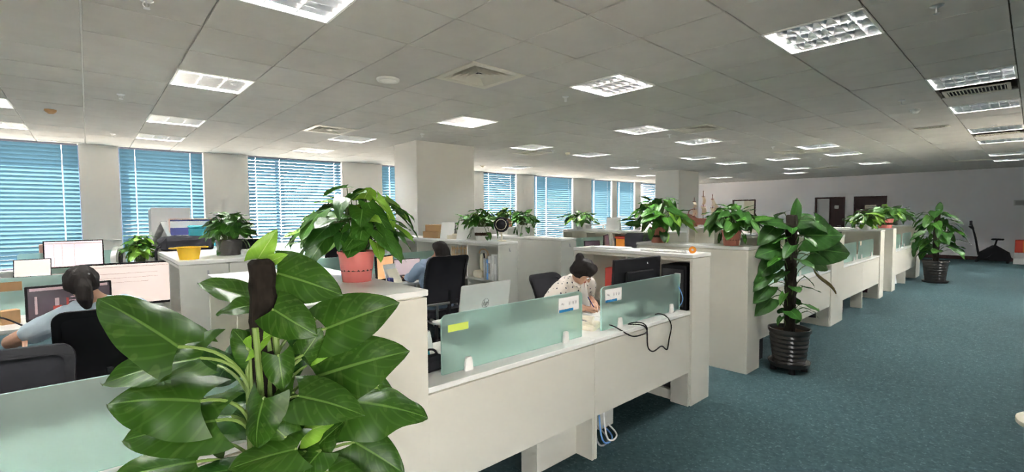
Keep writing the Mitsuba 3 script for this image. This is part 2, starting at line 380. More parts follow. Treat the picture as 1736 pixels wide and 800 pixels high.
LNAME = {(-3, 1): 'ceiling light cut by the top edge of the photo, above the leafy pot', (2, 1): 'bright three-row ceiling light nearest the middle of the ceiling', (2, -2): 'large louvred ceiling light in the top right, nearest on the right',
         (6, -3): 'louvred light directly before the bar grille on the right edge', (9, -3): 'second louvred light from the right edge bar grille, just behind it', (-3, 5): 'ceiling light at top left with dark blades at its right end',
         (-3, 9): 'bright ceiling light behind the dark bladed one on the left', (-3, 12): 'ceiling light on the left closest to the blue blinds', (1, 9): 'bright striped ceiling light left of the near column', (1, 12): 'faint ceiling light by the window left of the near column',
         (2, 5): 'ceiling light just before and above the near column', (6, 7): 'ceiling light behind the near column, above a square air vent', (6, 3): 'twin strip light right of the near column, beside a square air vent',
         (9, -3 - 100): '', (13, -3): 'third louvred light along the right edge, before the narrow air grille', (16, -3): 'fourth louvred light along the right edge, behind the narrow air grille', (21, -3): 'fifth small louvred light along the right edge', (24, -3): 'last thin louvred light along the right edge, over the exercise bike', (16, 1): 'small bright light above the two dark wooden doors, nearer one', (21, 1): 'tiny bright light right above the far wall over the plated door',
         (16, 3): 'small light farther back, right of the twin strip light', (21, 4): 'thin light far down left of the paired doors', (16, 5): 'twin strip light above the far column, to its right', (14, 9): 'ceiling light before the window just left of the far column', (19, 11): 'faint light by the windows close to the far column', (24, 9): 'flat light behind the far column near the end wall', (24, 5): 'thin light close to the end wall over the cream doorway', (10, 12): 'light by the window behind the near column', (5, 12): 'window side light hidden beside the near column',
         (9, 7): 'ceiling light between the two columns with a smoke detector at its left', (9, 3): 'light directly behind the square air vent of the right half', (13, 5): 'bright ceiling light before the far column', (13, 1): 'louvred light high before the dark wooden doors'}
NEARL = [i for i, c in enumerate(LIGHTS) if c in ((-3, 1), (2, 1), (2, -2), (-3, 5), (6, -3), (2, 5))]
for k, (a, b) in enumerate(LIGHTS):
    x, y = GX + (a + .5) * .6, GY + (b + .5) * .6
    lab = LNAME.get((a, b))
    if lab: t = thing('ceiling_light', lab, 'ceiling light', group='louvred ceiling lights')
    else: t = thing('ceiling_light', 'louvred ceiling light outside the photo', 'ceiling light', group='ceiling lights outside the photo')
    M = TM((x, y, CE))
    put_ref(t, 'frame', P_fr, M); tr = put_ref(t, 'tray', P_tray, M)
    if k in NEARL:
        for p in P_tube: put_ref(tr, 'fluorescent_tube', p, M)
    else: put_ref(tr, 'fluorescent_tube', P_tubes, M)
    for p in P_refl: put_ref(t, 'reflector', p, M)
    for p in P_bl: put_ref(t, 'louver_blade', p, M)

# square four-way diffusers: nested rings
def ring(h, w, z0, z1):
    return cat(box(-h, h, -h, -h + w, z0, z1), box(-h, h, h - w, h, z0, z1), box(-h, -h + w, -h + w, h - w, z0, z1), box(h - w, h, -h + w, h - w, z0, z1))
def cone(h, w, z0, d):
    a, b = h, h - w
    v = [[s * r, t * r, z] for r, z in ((a, z0), (b, z0 + d), (b - .003, z0 + d), (a - .003, z0)) for s, t in ((-1, -1), (1, -1), (1, 1), (-1, 1))]
    f = []
    for k in range(4):
        for j in range(4):
            p, q = k * 4, ((k + 1) % 4) * 4; i = (j + 1) % 4
            f += [[p + j, q + j, q + i], [p + j, q + i, p + i]]
    m = trimesh.Trimesh(v, f, process=False)
    if m.volume < 0: m.invert()
    return m
DL = ['square four-way air diffuser near the top middle of the ceiling', 'square air vent right of the twin strip light', 'far square air vent before the dark doors', 'square air vent just behind the ceiling light by the near column', 'farthest square air vent over the middle rows', 'rectangular air vent left of the near column']
for (a, b), lab in zip(DIFFUS, DL):
    x, y = GX + (a + .5) * .6, GY + (b + .5) * .6
    t = thing('air_diffuser', lab, 'air vent', (x, y, CE), group='ceiling air diffusers')
    put(t, 'frame', ring(.298, .062, -.004, .008), PANEL)
    put(t, 'duct', box(-.27, .27, -.27, .27, .09, .095), DARK)
    put(t, 'neck', ring(.245, .006, 0, .09), DARK)
    for k in range(4): put(t, 'ring_blade', cone(.228 - .046 * k, .030, .001, .040), PANEL)
    put(t, 'center_plate', box(-.04, .04, -.04, .04, .0, .012, .003), PANEL)
def grille(x, y, w, d, n, lab):
    t = thing('air_grille', lab, 'air vent', (x, y, CE))
    if w > .5: put(t, 'panel', cat(box(-.298, .298, -.298, -d / 2 - .03, 0, .012), box(-.298, .298, d / 2 + .03, .298, 0, .012), box(-.298, -w / 2 - .03, -d / 2 - .03, d / 2 + .03, 0, .012), box(w / 2 + .03, .298, -d / 2 - .03, d / 2 + .03, 0, .012)) if False else cat(box(-.298, -d / 2 - .03, -.298, .298, 0, .012), box(d / 2 + .03, .298, -.298, .298, 0, .012), box(-d / 2 - .03, d / 2 + .03, -.298, -w / 2 - .03, 0, .012), box(-d / 2 - .03, d / 2 + .03, w / 2 + .03, .298, 0, .012)), PANEL)
    z = -.012 if w <= .5 else 0
    put(t, 'frame', cat(box(-d / 2 - .03, -d / 2, -w / 2 - .03, w / 2 + .03, z - .006, z + .006), box(d / 2, d / 2 + .03, -w / 2 - .03, w / 2 + .03, z - .006, z + .006), box(-d / 2, d / 2, -w / 2 - .03, -w / 2, z - .006, z + .006), box(-d / 2, d / 2, w / 2, w / 2 + .03, z - .006, z + .006)), PANEL)
    put(t, 'duct', box(-d / 2, d / 2, -w / 2, w / 2, .05 if w > .5 else z + .004, .055 if w > .5 else z + .008), BLACK)
    for k in range(n):
        yy = -w / 2 + w * (k + .5) / n
        put(t, 'bar', box(-d / 2, d / 2, yy - .0035, yy + .0035, z - .004, z + .003), PANEL)
grille(GX + 7.5 * .6, GY - 2.5 * .6, .44, .30, 16, 'air grille with dark slots between bars at the right edge')
grille(GX + 14.5 * .6, GY - 2.5 * .6, .44, .12, 10, 'narrow dark air grille farther back at the right edge')
grille(9.46, 1.07, .34, .10, 9, 'small flat slot grille left of the right edge lights')
grille(16.6, 1.03, .9, .10, 9, 'long dark slot grille far back on the right')
grille(11.35, 3.2, .6, .10, 9, 'dark slot vent before the louvred light over the doors')

# discs, detectors, sprinklers
t = thing('ceiling_speaker', 'round white disc fitting on the ceiling before the square diffuser', 'ceiling speaker', (2.12, 4.06, CE))
put(t, 'rim', lathe([(0, -.012), (.075, -.014), (.082, -.022), (.100, -.018), (.106, -.006), (.106, 0), (0, 0)], 36), WHITE, 40)
put(t, 'cover', lathe([(0, -.024), (.05, -.022), (.074, -.0145), (0, -.0125)], 36), WALL, 40)
SD = [((-.28, 7.78), 'brownish smoke detector at the far left of the ceiling', CARD), ((7.69, 1.03), 'small white smoke detector on the right half of the ceiling', WHITE), ((7.45, 6.53), 'round smoke detector left of the light between the columns', CREAM), ((7.74, 9.73), 'smoke detector near the window just behind the near column', CREAM), ((11.9, 7.3), 'smoke detector far down beside a striped ceiling light', LGREY)]
for (x, y), lab, m in SD:
    t = thing('smoke_detector', lab, 'smoke detector', (x, y, CE), group='ceiling smoke detectors')
    put(t, 'base', lathe([(0, -.018), (.052, -.018), (.055, -.002), (.055, 0.001), (0, 0.001)], 24), m, 40)
    put(t, 'head', lathe([(0, -.048), (.026, -.046), (.034, -.034), (.046, -.028), (.046, -.0185), (0, -.0185)], 24), m, 40)
SPR = [(.3, 6.35), (3.88, 3.43), (3.92, .44), (6.92, 1.05), (3.94, 6.46), (.33, 9.45), (.3, 3.5), (7.02, 3.98), (6.96, 6.49), (9.9, 3.43), (13.0, 3.45), (10.0, .44), (9.9, 6.45)]
SL = {0: 'sprinkler head beside the bladed ceiling light on the left', 1: 'sprinkler head left below the bright three-row ceiling light', 2: 'chrome sprinkler head at the top right corner', 3: 'sprinkler head before the small smoke detector on the right', 4: 'sprinkler head directly before the near column', 5: 'sprinkler head over the left window pier', 6: 'sprinkler head cut by the top edge on the left', 7: 'sprinkler head by the twin strip light', 8: 'sprinkler head behind the near column, right of a light', 9: 'tiny sprinkler head over the second aisle cabinet', 10: 'tiny sprinkler head before the doors in the far ceiling', 11: 'tiny sprinkler head between the lights along the right edge', 12: 'tiny sprinkler head over the far column row'}
for k, (x, y) in enumerate(SPR):
    t = thing('sprinkler', SL.get(k, 'tiny sprinkler head far down the ceiling'), 'sprinkler', (x, y, CE), group='sprinklers' if k in SL else 'far sprinklers')
    put(t, 'escutcheon', lathe([(0, -.010), (.022, -.010), (.036, -.002), (.036, .001), (0, .001)], 20), CHROME, 40)
    put(t, 'frame_arm', cat(tube([(.006, 0, -.008), (.017, 0, -.026), (.004, 0, -.045)], .003, 6, 10), tube([(-.006, 0, -.008), (-.017, 0, -.026), (-.004, 0, -.045)], .003, 6, 10), cyl([0, 0, -.0105], [0, 0, -.04], .003, 8)), CHROME, 40)
    put(t, 'deflector', cyl([0, 0, -.046], [0, 0, -.049], .017, 14), CHROME)

# venetian blinds: every slat is a curved strip with slots where the cords pass
def slat(w, slots):
    segs, x0 = [], -w / 2
    for s in sorted(slots) + [w / 2 + .01]:
        segs.append((x0, s - .006)); x0 = s + .006
    ms = []
    c = np.linspace(-.042, .042, 6)
    zc = -.006 * (1 - (c / .042) ** 2) + .003
    for a, b in segs:
        v = [[x, yy, z] for x in (a, b) for yy, z in zip(c, zc)]
        f = []
        for i in range(5): f += [[i, i + 6, i + 7], [i, i + 7, i + 1]]
        ms.append(trimesh.Trimesh(v, f, process=False))
    return cat(ms)
TILT = [36, 36, 58, 58, 56, 34, 52, 50, 47, 54, 56, 55, 28]
BL = ['blue blind outside the photo, farthest to the left', 'wide blue blind outside the photo on the left', 'far left blue blind beyond the frame edge', 'blue venetian blind at the left edge behind the big pink monitor', 'blue venetian blind behind the teal box and file holder', 'wide blue blind with bright open slats behind the leafy pot', 'blue blind mostly hidden by the near column, at its left', 'blue blind hidden behind the near column', 'narrow blue blind with open bright slats right of the near column', 'wide closed blue blind behind the middle bushy plant',
      'blue blind left of the far column, third from it', 'narrow blue blind left of the far column, second from it', 'sliver of blue blind touching the far column']
for i, ((a, b), lab) in enumerate(zip(WINS, BL)):
    t = thing('window_blind', lab, 'window blind', group='blue venetian blinds')
    w = b - a - .03; xc = (a + b) / 2; y = YW + .07
    n = 30; z0 = SILL + .10
    slots = [-w / 2 + .22, w / 2 - .2] if w < 1.6 else [-w / 2 + .14, -w / 2 + .62, w / 2 - .16]
    P = mikit.ply(slat(w, slots), BLIND, True)
    put(t, 'head_rail', box(a + .015, b - .015, y - .03, y + .03, CE - .03, CE + .012, .004), BLIND if False else FRAMEM)
    put(t, 'bottom_rail', box(a + .015, b - .015, y - .022, y + .022, SILL + .035, SILL + .06, .004), FRAMEM)
    pitch = (CE - .055 - z0) / (n - 1)
    r2 = random.Random(i)
    for k in range(n):
        tilt = math.radians(TILT[i] + r2.gauss(0, 1.3))
        put_ref(t, 'slat', P, TM((xc, y, z0 + pitch * k), rx=-tilt))
    for s in slots: put(t, 'cord', cyl([xc + s, y, SILL + .05], [xc + s, y, CE - .02], .0022, 6), WHITE)

# ------------------------------------------------------------------ workstation benches
HC = 1.2
def cabinet(label, x0, x1, y0, y1, face, n=2, grey=False, hook=False, shelves=(.745, .40)):
    """Tall shelf unit, its open side towards face (-1 or +1 along x), n compartments along y."""
    t = thing('shelf_cabinet', label, 'cabinet', group='tall white shelf cabinets')
    if y0 == F: y0 -= .012
    p = .022; m = PANELG if grey else PANEL
    put(t, 'top', box(x0 - .004, x1 + .004, y0 - .004, y1 + .004, HC - .026, HC, .002), WHITE)
    put(t, 'spacer', box(x0 + .014, x1 - .014, y0 + .014, y1 - .014, HC - .034, HC - .026), m)
    h = HC - .034
    put(t, 'side_panel', box(x0, x1, y0, y0 + p, 0, h, .0015), m)
    put(t, 'side_panel', box(x0, x1, y1 - p, y1, 0, h, .0015), m)
    xb = (x1 - p, x1) if face < 0 else (x0, x0 + p)
    put(t, 'back_panel', box(xb[0], xb[1], y0 + p, y1 - p, 0, h, .0015), m)
    xo = (x0, x1 - p) if face < 0 else (x0 + p, x1)
    for k in range(1, n):
        y = y0 + (y1 - y0) * k / n
        put(t, 'divider', box(xo[0], xo[1], y - p / 2, y + p / 2, .08, h, .0015), m)
    for z in shelves: put(t, 'shelf', box(xo[0] + .004, xo[1], y0 + p, y1 - p, z - .02, z, .0015), m)
    put(t, 'upper_rail', box(xo[0], xo[1], y0 + p, y1 - p, h - .022, h, .0015), m)
    put(t, 'plinth', box(xo[0] + .01, xo[1], y0 + p, y1 - p, 0, .08), m)
    if hook:
        xm = (x0 + x1) / 2 + .02
        put(t + '__side_panel', 'hook', cat(box(xm - .006, xm + .006, y0 - .004, y0, 1.085, 1.125), tube([(xm, y0 - .002, 1.09), (xm, y0 - .02, 1.085), (xm, y0 - .022, 1.10)], .003, 6)), GREY, label='small grey hook')
    return t
F = 1.78
A0, A1, B0, B1, B2, C0, C1, C2 = F, 2.97, 4.1, 5.3, 6.5, 7.63, 8.83, 10.03
near_l = cabinet('near white cabinet under the pink flowerpot, left half toward the windows side', .49, .785, A0, A1 + .12, -1, 2)
near_r = cabinet('near white cabinet, right half whose plain side fills the lower middle', .789, 1.09, A0, A1 + .12, 1, 2)
cabinet('open shelf cabinet behind the woman in the dotted blouse', 3.48, 3.78, A0, A1, -1, 2)
cabinet('white cabinet with plain back, carrying two terracotta pots on its top', 4.55, 4.85, A0, A1, 1, 2)
cabinet('white cabinet end beyond the tall potted plant, front half', 7.27, 7.56, A0, A1, -1, 2)
cabinet('white cabinet end beyond the tall potted plant, rear half', 7.562, 7.85, A0, A1, 1, 2)
cabinet('white cabinet under the bright green bushy plant far along the aisle', 10.2, 10.5, A0, A1, -1, 2)
cabinet('white cabinet under the pink pot far along the aisle', 11.27, 11.57, A0, A1, 1, 2)
cabinet('farthest aisle cabinet beside the third floor plant, front half', 13.92, 14.2, A0, A1, -1, 2)
cabinet('farthest aisle cabinet beside the third floor plant, rear half', 14.202, 14.5, A0, A1, 1, 2)
cabinet('white cabinet with the yellow basin on it, left half', .475, .785, B0, B1 - .01, -1, 2, True, True)
cabinet('white cabinet with the yellow basin on it, right half below the dark bushy plant', .789, 1.09, B0, B1 - .01, 1, 2, True)
cabinet('white cabinet under the black bag and calendar, left half', .475, .785, B1, B2, -1, 2, True)
cabinet('white cabinet under the black bag and calendar, right half', .789, 1.09, B1, B2, 1, 2, True)
cabinet('open shelf cabinet holding the white handbag and binders', 3.48, 3.78, B0, B1 - .01, -1, 2, True, True)
cabinet('open shelf cabinet under the brown boxes beside the near column', 3.48, 3.78, B1, B2, -1, 2, True)
cabinet('white cabinet with plain grey back left of the woman in the dotted blouse', 4.55, 4.85, B0, B1 - .01, 1, 2, True, True)
cabinet('white cabinet behind the plain backed one, toward the near column', 4.55, 4.85, B1, B2, 1, 2, True)
cabinet('open shelf cabinet with the red file, under the model ship', 7.27, 7.56, B0, B1 - .01, -1, 2)
cabinet('open shelf cabinet under the middle bushy plant', 7.27, 7.56, B1, B2, -1, 2)
cabinet('rear twin of the cabinet under the model ship', 7.562, 7.85, B0, B1 - .01, 1, 2)
cabinet('distant cabinet at the end of the second bench', 10.2, 10.5, B0, B1, -1, 2)
cabinet('distant cabinet across the passage of the second bench', 11.27, 11.57, B0, B1, 1, 2)
cabinet('low lying cabinet by the windows behind the big monitor, left half', .475, .785, C0, C1, -1, 2, True)
cabinet('low lying cabinet by the windows behind the big monitor, right half', .789, 1.09, C0, C1, 1, 2, True)
cabinet('cabinet by the windows left of the near column', 3.48, 3.78, C0 + .3, C1, -1, 2, True)
cabinet('cabinet by the windows right of the near column', 7.27, 7.56, C0, C1, -1, 2, True)

def desk(label, x0, x1, yf, s, panel=True, wires=False, deep=.62):
    """Bench desk: its screen side at yf, the seat side towards s along y. panel: the modesty panel the aisle sees."""
    t = thing('desk', label, 'desk', group='white bench desks')
    Yb = lambda a, b: (min(yf + s * a, yf + s * b), max(yf + s * a, yf + s * b))
    a, b = Yb(-.003, deep); put(t, 'desktop', box(x0 + .001, x1 - .001, a, b, .732, .757, .003), WHITE)
    a, b = Yb(.015, deep - .01); put(t, 'spacer', box(x0 + .004, x1 - .004, a, b, .724, .732), PANEL)
    if panel: a, b = Yb(0, .018); put(t, 'modesty_panel', box(x0 + .001, x1 - .001, a, b, .27, .724, .0015), PANEL)
    a, b = Yb(.001, .15)
    for x in (x0 + .003, x1 - .023): put(t, 'leg_panel', box(x, x + .02, a if panel else a, b, 0, .27 if panel else .724, .0015), PANEL)
    if x0 == 1.094: a, b = Yb(.128, .146); put(t, 'cable_cover', box(x0 + .70, x1 - .023, a, b, 0, .27, .0015), PANEL)
    a, b = Yb(.02, .14)
    if x0 == 1.094: put(t, 'cable_cover_end', box(x0 + .70, x0 + .718, a, b, 0, .27, .0015), PANEL)
    a, b = Yb(deep - .06, deep - .04)
    for x in (x0 + .03, x1 - .07): put(t, 'seat_side_leg', box(x, x + .04, a, b, 0, .724, .002), LGREY)
    return t
desk('front white desk with the laptop, its long panel facing the aisle', 1.094, 2.28, F, 1)
desk('front white desk with black cables hanging over its panel', 2.282, 3.476, F, 1)
desk('white desk behind the tall potted plant, nearer half', 4.856, 6.06, F, 1)
desk('white desk behind the tall potted plant, farther half', 6.062, 7.266, F, 1)
desk('white desk with green glass past the second aisle cabinet, nearer half', 7.856, 9.03, F, 1)
desk('white desk with green glass past the second aisle cabinet, farther half', 9.032, 10.196, F, 1)
desk('far aisle desk with glass beside the third floor plant, nearer half', 11.576, 12.74, F, 1)
desk('far aisle desk with glass beside the third floor plant, farther half', 12.742, 13.916, F, 1)
desk('desk behind the frosted glass at the lower left corner', -.78, .486, F, 1)
for lab, x0, x1, yf, s in (('desk of the woman seen from behind in pale blue', -.74, .47, B1, -1), ('desk across the glass from the woman in pale blue', -.74, .47, B1 + .004, 1), ('desk with the open black laptop by the high backed chair', 2.29, 3.475, B1, -1), ('desk right of the yellow basin cabinet', 1.1, 2.288, B1, -1),
                           ('desk across the glass from the open black laptop', 2.29, 3.475, B1 + .004, 1), ('desk of the second bench behind the terracotta pots', 4.856, 6.06, B1, -1), ('second desk of the second bench behind the terracotta pots', 6.062, 7.266, B1, -1),
                           ('window side desk with the big pink monitor', -.74, .47, C1, -1), ('window side desk right of the big pink monitor', 1.1, 2.288, C1, -1), ('window side desk behind the leafy pot', 2.29, 3.475, C1, -1), ('window side desk right of the near column', 5.7, 7.26, C1, -1),
                           ('distant desk beyond the model ship', 7.856, 9.03, B1, -1), ('second distant desk beyond the model ship', 9.032, 10.19, B1, -1)):
    desk(lab, x0, x1, yf, s, panel=False)

def glass(label, x0, x1, yc, z0=.765, z1=1.05, clamps=None, r=.03):
    t = thing('glass_partition', label, 'glass partition', group='frosted green desk partitions')
    w, h = x1 - x0, z1 - z0; xc, zc = (x0 + x1) / 2, (z0 + z1) / 2
    pts = [(x, y) for x, y in rrect(w, h, r, 4)]
    pts = [(x, y) if y > 0 else (math.copysign(w / 2, x), max(y, -h / 2)) for x, y in pts]
    q = []
    for p in pts:
        if not q or (abs(p[0] - q[-1][0]) + abs(p[1] - q[-1][1])) > 1e-6: q.append(p)
    M = TM((xc, yc, zc)) @ XZ
    v2, f2 = trimesh.creation.triangulate_polygon(Polygon(q), engine='earcut')
    pane = trimesh.Trimesh(np.c_[v2, np.zeros(len(v2))], f2, process=False)
    pk = put(t, 'pane', app(pane, M), FROST)
    rim = []
    qq = np.array(q); n = len(qq)
    v = np.r_[np.c_[qq, np.full(n, -.005)], np.c_[qq, np.full(n, .005)]]
    f = []
    for i in range(n):
        j = (i + 1) % n; f += [[i, j, n + j], [i, n + j, n + i]]
    put(pk, 'edge', app(trimesh.Trimesh(v, f, process=False), M), FROSTE)
    for x in (clamps or (x0 + .15, x1 - .16)):
        prof = [(-.026, 0), (.026, 0), (.018, .062), (.012, .068), (-.012, .068), (-.018, .062)]
        put(t, 'clamp', cat(app(extrude(prof, .012), TM((x, yc - .006, .758)) @ XZ), app(extrude(prof, .012), TM((x, yc + .018, .758)) @ XZ), box(x - .02, x + .02, yc - .0055, yc + .0055, .758, .764)), WHITE)
    return t
GY1 = 1.86
glass('frosted glass partition before the silver laptop', 1.22, 2.25, GY1)
glass('frosted glass partition before the black monitor and hanging cables', 2.445, 3.45, GY1, clamps=(2.64, 3.31))
glass('frosted glass partition filling the lower left corner', -.72, .42, GY1)
glass('green glass partition half hidden behind the tall potted plant, nearer', 4.98, 5.98, GY1)
glass('green glass partition half hidden behind the tall potted plant, farther', 6.14, 7.2, GY1)
glass('green glass partition past the second aisle cabinet, nearer one', 7.90, 8.95, GY1)
glass('green glass partition with a pale sticker, just before the far bushy plant cabinet', 9.12, 10.12, GY1)
glass('far glass partition beside the third floor plant, nearer one', 11.65, 12.6, GY1)
glass('far glass partition beside the third floor plant, farther one', 12.85, 13.85, GY1)
GB = B1 - .03
glass('pale glass partition in front of the woman in pale blue', -.70, .45, GB, z1=1.06)
glass('pale glass partition behind the open black laptop', 2.36, 3.42, GB, z1=1.05)
glass('pale glass partition on the desk right of the yellow basin cabinet', 1.2, 2.2, GB)
glass('distant pale glass partition behind the red file cabinet', 6.15, 7.1, GB, z1=1.1)
glass('distant pale glass partition on the second bench', 4.95, 5.95, GB, z1=1.05)
glass('window side glass partition behind the big pink monitor', -.70, .45, C1 - .03)
glass('window side glass partition behind the leafy pot', 2.36, 3.42, C1 - .03)

def glyphs(x0, z0, h, n, yq, seed):
    r = random.Random(seed); ms = []
    for k in range(n):
        x = x0 + k * h * 1.35
        for j in range(3): ms.append(box(x, x + h * r.uniform(.6, 1), yq - .0006, yq, z0 + h * (.1 + .36 * j), z0 + h * (.19 + .36 * j)))
        for j in range(2): xx = x + h * r.uniform(.1, .8); ms.append(box(xx, xx + h * .1, yq - .0006, yq, z0, z0 + h * r.uniform(.7, 1)))
    return cat(ms)
def nameplate(label, x0, x1, z0, z1, seed):
    t = thing('nameplate', label, 'nameplate', group='white desk nameplates')
    y = GY1 - .012
    put(t, 'card', box(x0, x1, y - .002, y + .004, z0, z1, .001), PAPER)
    put(t + '__card', 'blue_stripe', box(x0, x0 + (x1 - x0) * .7, y - .0028, y - .002, z0, z0 + .016), BLUE)
    put(t + '__card', 'logo', cat(box(x0 + .018, x0 + .045, y - .0027, y - .002, z0 + .046, z0 + .049), box(x0 + .02, x0 + .033, y - .0027, y - .002, z0 + .051, z0 + .054), box(x0 + .036, x0 + .043, y - .0027, y - .002, z0 + .041, z0 + .044)), GREY)
    put(t + '__card', 'lettering', glyphs(x0 + .085, z0 + .037, .02, 3, y - .002, seed), GREY)
nameplate('white nameplate with blue stripe on the glass before the laptop', 2.03, 2.21, .945, 1.03, 3)
nameplate('white nameplate with blue stripe on the glass before the black monitor', 2.475, 2.655, .945, 1.03, 8)
t = thing('sticky_note', 'yellow green sticky note on the glass near its rounded corner', 'sticky note')
put(t, None, box(1.255, 1.375, GY1 - .0075, GY1 - .006, .965, 1.0), PAPERY)
t = thing('paper_tag', 'brownish paper tag on the pale glass at the left edge', 'paper tag')
put(t, None, box(-.62, -.40, GB - .014, GB - .011, .96, 1.03, .001), CARD)
t = thing('sticker', 'pale square sticker on the far green glass partition', 'sticker')
put(t, None, box(9.16, 9.26, GY1 - .009, GY1 - .007, .98, 1.05), CREAM)

# ------------------------------------------------------------------ chairs, screens and desk things
def caster_base(t, r=.30):
    arms, cast = [], []
    for k in range(5):
        a = 2 * math.pi * k / 5 + .3
        ca, sa = math.cos(a), math.sin(a)
        arms.append(tube([(ca * .03, sa * .03, .115), (ca * r * .6, sa * r * .6, .095), (ca * r, sa * r, .075)], [.026, .020, .015], 8))
        wv = np.array([-sa, ca, 0]) * .022; c = np.array([ca * r, sa * r, .028])
        cast.append(cat(cyl(c - wv, c - wv * .3, .028, 14), cyl(c + wv * .3, c + wv, .028, 14), cyl(c + [0, 0, .0], c + [0, 0, .045], .006, 6)))
    put(t, 'star_base', cat(*arms, cyl([0, 0, .08], [0, 0, .14], .034, 14)), BLACK, 40)
    for c in cast: put(t + '__star_base', 'caster', c, BLACK, 40)
    put(t, 'gas_lift', cyl([0, 0, .13], [0, 0, .42], .022, 14), DARK, 40)
def mesh_chair(label, x, y, rz, zt=1.0, w=.44, arms=True, head=False, hanger=False, group='black mesh office chairs'):
    """Office chair facing local +y; its back stands at local -y."""
    t = thing('office_chair', label, 'chair', (x, y, 0), rz, group)
    caster_base(t)
    seat = extrude(rrect(w + .04, .46, .12), .07, TM((0, .04, .42)))
    put(t, 'seat', seat, BLACKF, 30)
    put(t, 'tilt_mechanism', box(-.09, .09, -.16, .12, .385, .42, .006), BLACK)
    z0 = .56; h = zt - z0
    def bend(m):
        v = m.vertices.copy(); k = (v[:, 2] - z0) / h
        v[:, 1] += -.10 * k + .05 * np.sin(np.clip(k, 0, 1) * math.pi) + .12 * (v[:, 0] ** 2) / .05 * .25 - .24
        m.vertices = v; return m
    def plate(w0, w1, h0, h1, r, th):
        o = [(xx * (w0 + (w1 - w0) * ((zz / (h1 - h0)) + .5)) / w1 if True else xx, zz) for xx, zz in rrect(w1, h1 - h0, r, 6)]
        m = extrude(o, th, TM((0, th / 2, (h0 + h1) / 2)) @ XZ)
        return bend(m.subdivide_to_size(.06))
    outer = rrect(w, h, .06, 6); inner = rrect(w - .07, h - .08, .04, 6)
    P = Polygon(outer, [inner])
    frm = trimesh.creation.extrude_polygon(P, .03, engine='earcut'); frm.apply_transform(TM((0, .015, z0 + h / 2)) @ XZ)
    put(t, 'back_frame', bend(frm.subdivide_to_size(.06)), BLACK, 30)
    put(t, 'back_mesh', plate(w - .06, w - .06, z0 + .035, zt - .035, .04, .008), BLACKF, 30)
    put(t, 'back_bar', tube([(0, -.10, .40), (0, -.25, .46), (0, -.29, .60), (0, -.30, .72)], [.025, .022, .02, .016], 8, 10), BLACK, 40)
    if arms:
        for s in (-1, 1):
            xx = s * (w / 2 + .055)
            put(t, 'armrest', cat(box(xx - .035, xx + .035, -.10, .16, .655, .68, .01), tube([(s * w * .38, .02, .43), (xx, .0, .45), (xx, .01, .56), (xx, .02, .66)], .015, 8, 12)), BLACK, 30)
    if head:
        put(t, 'headrest', bend(extrude(rrect(.26, .13, .05), .05, TM((0, .03, zt + .09)) @ XZ).subdivide_to_size(.05)), BLACKF, 30)
    if hanger:
        put(t, 'coat_hanger', cat(box(-.37, -.08, -.43, -.415, .60, .625, .004), box(-.237, -.213, -.425, -.413, .40, .60, .003), box(-.237, -.213, -.425, -.1, .40, .412)), CHROME, label='chrome T-shaped bar')
    return t
mesh_chair('black mesh chair of the woman in pale blue, back to the camera', .06, 3.60, 0., 1.045, .44)
mesh_chair('black chair cut by the left edge of the photo', -.60, 3.60, .0, 1.06, .46)
mesh_chair('empty black chair pushed in behind the lower left frosted glass', -.32, 2.66, math.pi - .1, .95, .46)
mesh_chair('high black chair of the long haired woman, chrome bar behind', 2.85, 4.44, -.05, 1.09, .50, True, False, True)
mesh_chair('black chair behind the woman in the dotted blouse', 3.14, 2.72, math.pi + .05, .97, .42, False)
mesh_chair('empty black chair beyond the dotted blouse cabinet, rounded top showing', 6.75, 4.35, 2.2, 1.18, .46)
mesh_chair('dark chair top over the glass past the second aisle cabinet', 8.6, 2.75, 3.4, 1.22, .46)
mesh_chair('black chair by the windows right of the yellow basin', 1.5, 7.2, .5, 1.22, .5)
mesh_chair('black chair by the windows behind the leafy pot', 2.5, 6.6, .3, 1.12, .5)

def monitor(label, x, y, z, w, h, rz, scr, tilt=.05, bez=.014, housing=BLACK, lift=.12, cat_='monitor'):
    """Screen facing local -y; z is the surface it stands on."""
    t = thing('monitor', label, cat_, (x, y, z), rz)
    M = TM((0, 0, lift + h / 2), rx=-tilt)
    put(t, 'housing', app(cat(box(-w / 2, w / 2, -.004, .022, -h / 2, h / 2, .004), box(-w * .3, w * .3, .022, .045, -h * .22, h * .22, .01)), M), housing)
    put(t + '__housing', 'screen', app(box(-w / 2 + bez, w / 2 - bez, -.006, -.003, -h / 2 + bez * 1.4, h / 2 - bez), M), scr)
    put(t, 'stand_neck', cat(box(-.03, .03, .045, .065, .012, lift + h * .45, .004), box(-.025, .025, .02, .05, lift + h * .35, lift + h * .45, .003)), housing)
    put(t, 'stand_base', extrude(rrect(.24, .18, .05), .012, TM((0, .04, 0))), housing, 30)
    return t
def ui(t, rows, m, w, h, lift, tilt, z=.0066):
    M = TM((0, 0, lift + h / 2), rx=-tilt)
    put(t + '__housing', 'screen_print', app(cat([box(a * w, b * w, -z - .0004, -z, c * h, d * h) for a, b, c, d in rows]), M), m)
D = .757
t = monitor('dark screen monitor left of the woman in pale blue', -.12, 4.86, D, .48, .255, .10, SCR_DARK, lift=.012)
ui(t, [(-.45, .45, .36, .44), (-.40, -.37, -.3, .2), (-.18, -.13, -.15, .12), (-.05, .1, .0, .03), (.0, .2, .1, .13)], SCR_PINK[0], .48, .255, .012, .05)
ui(t, [(-.2, -.1, -.25, -.1), (-.05, -.02, -.3, .1)], RED, .48, .255, .012, .05, .0075)
t = monitor('large pale screen right of the woman in pale blue', .24, 5.02, D, .62, .36, -.08, SCR_CREAM, lift=.03)
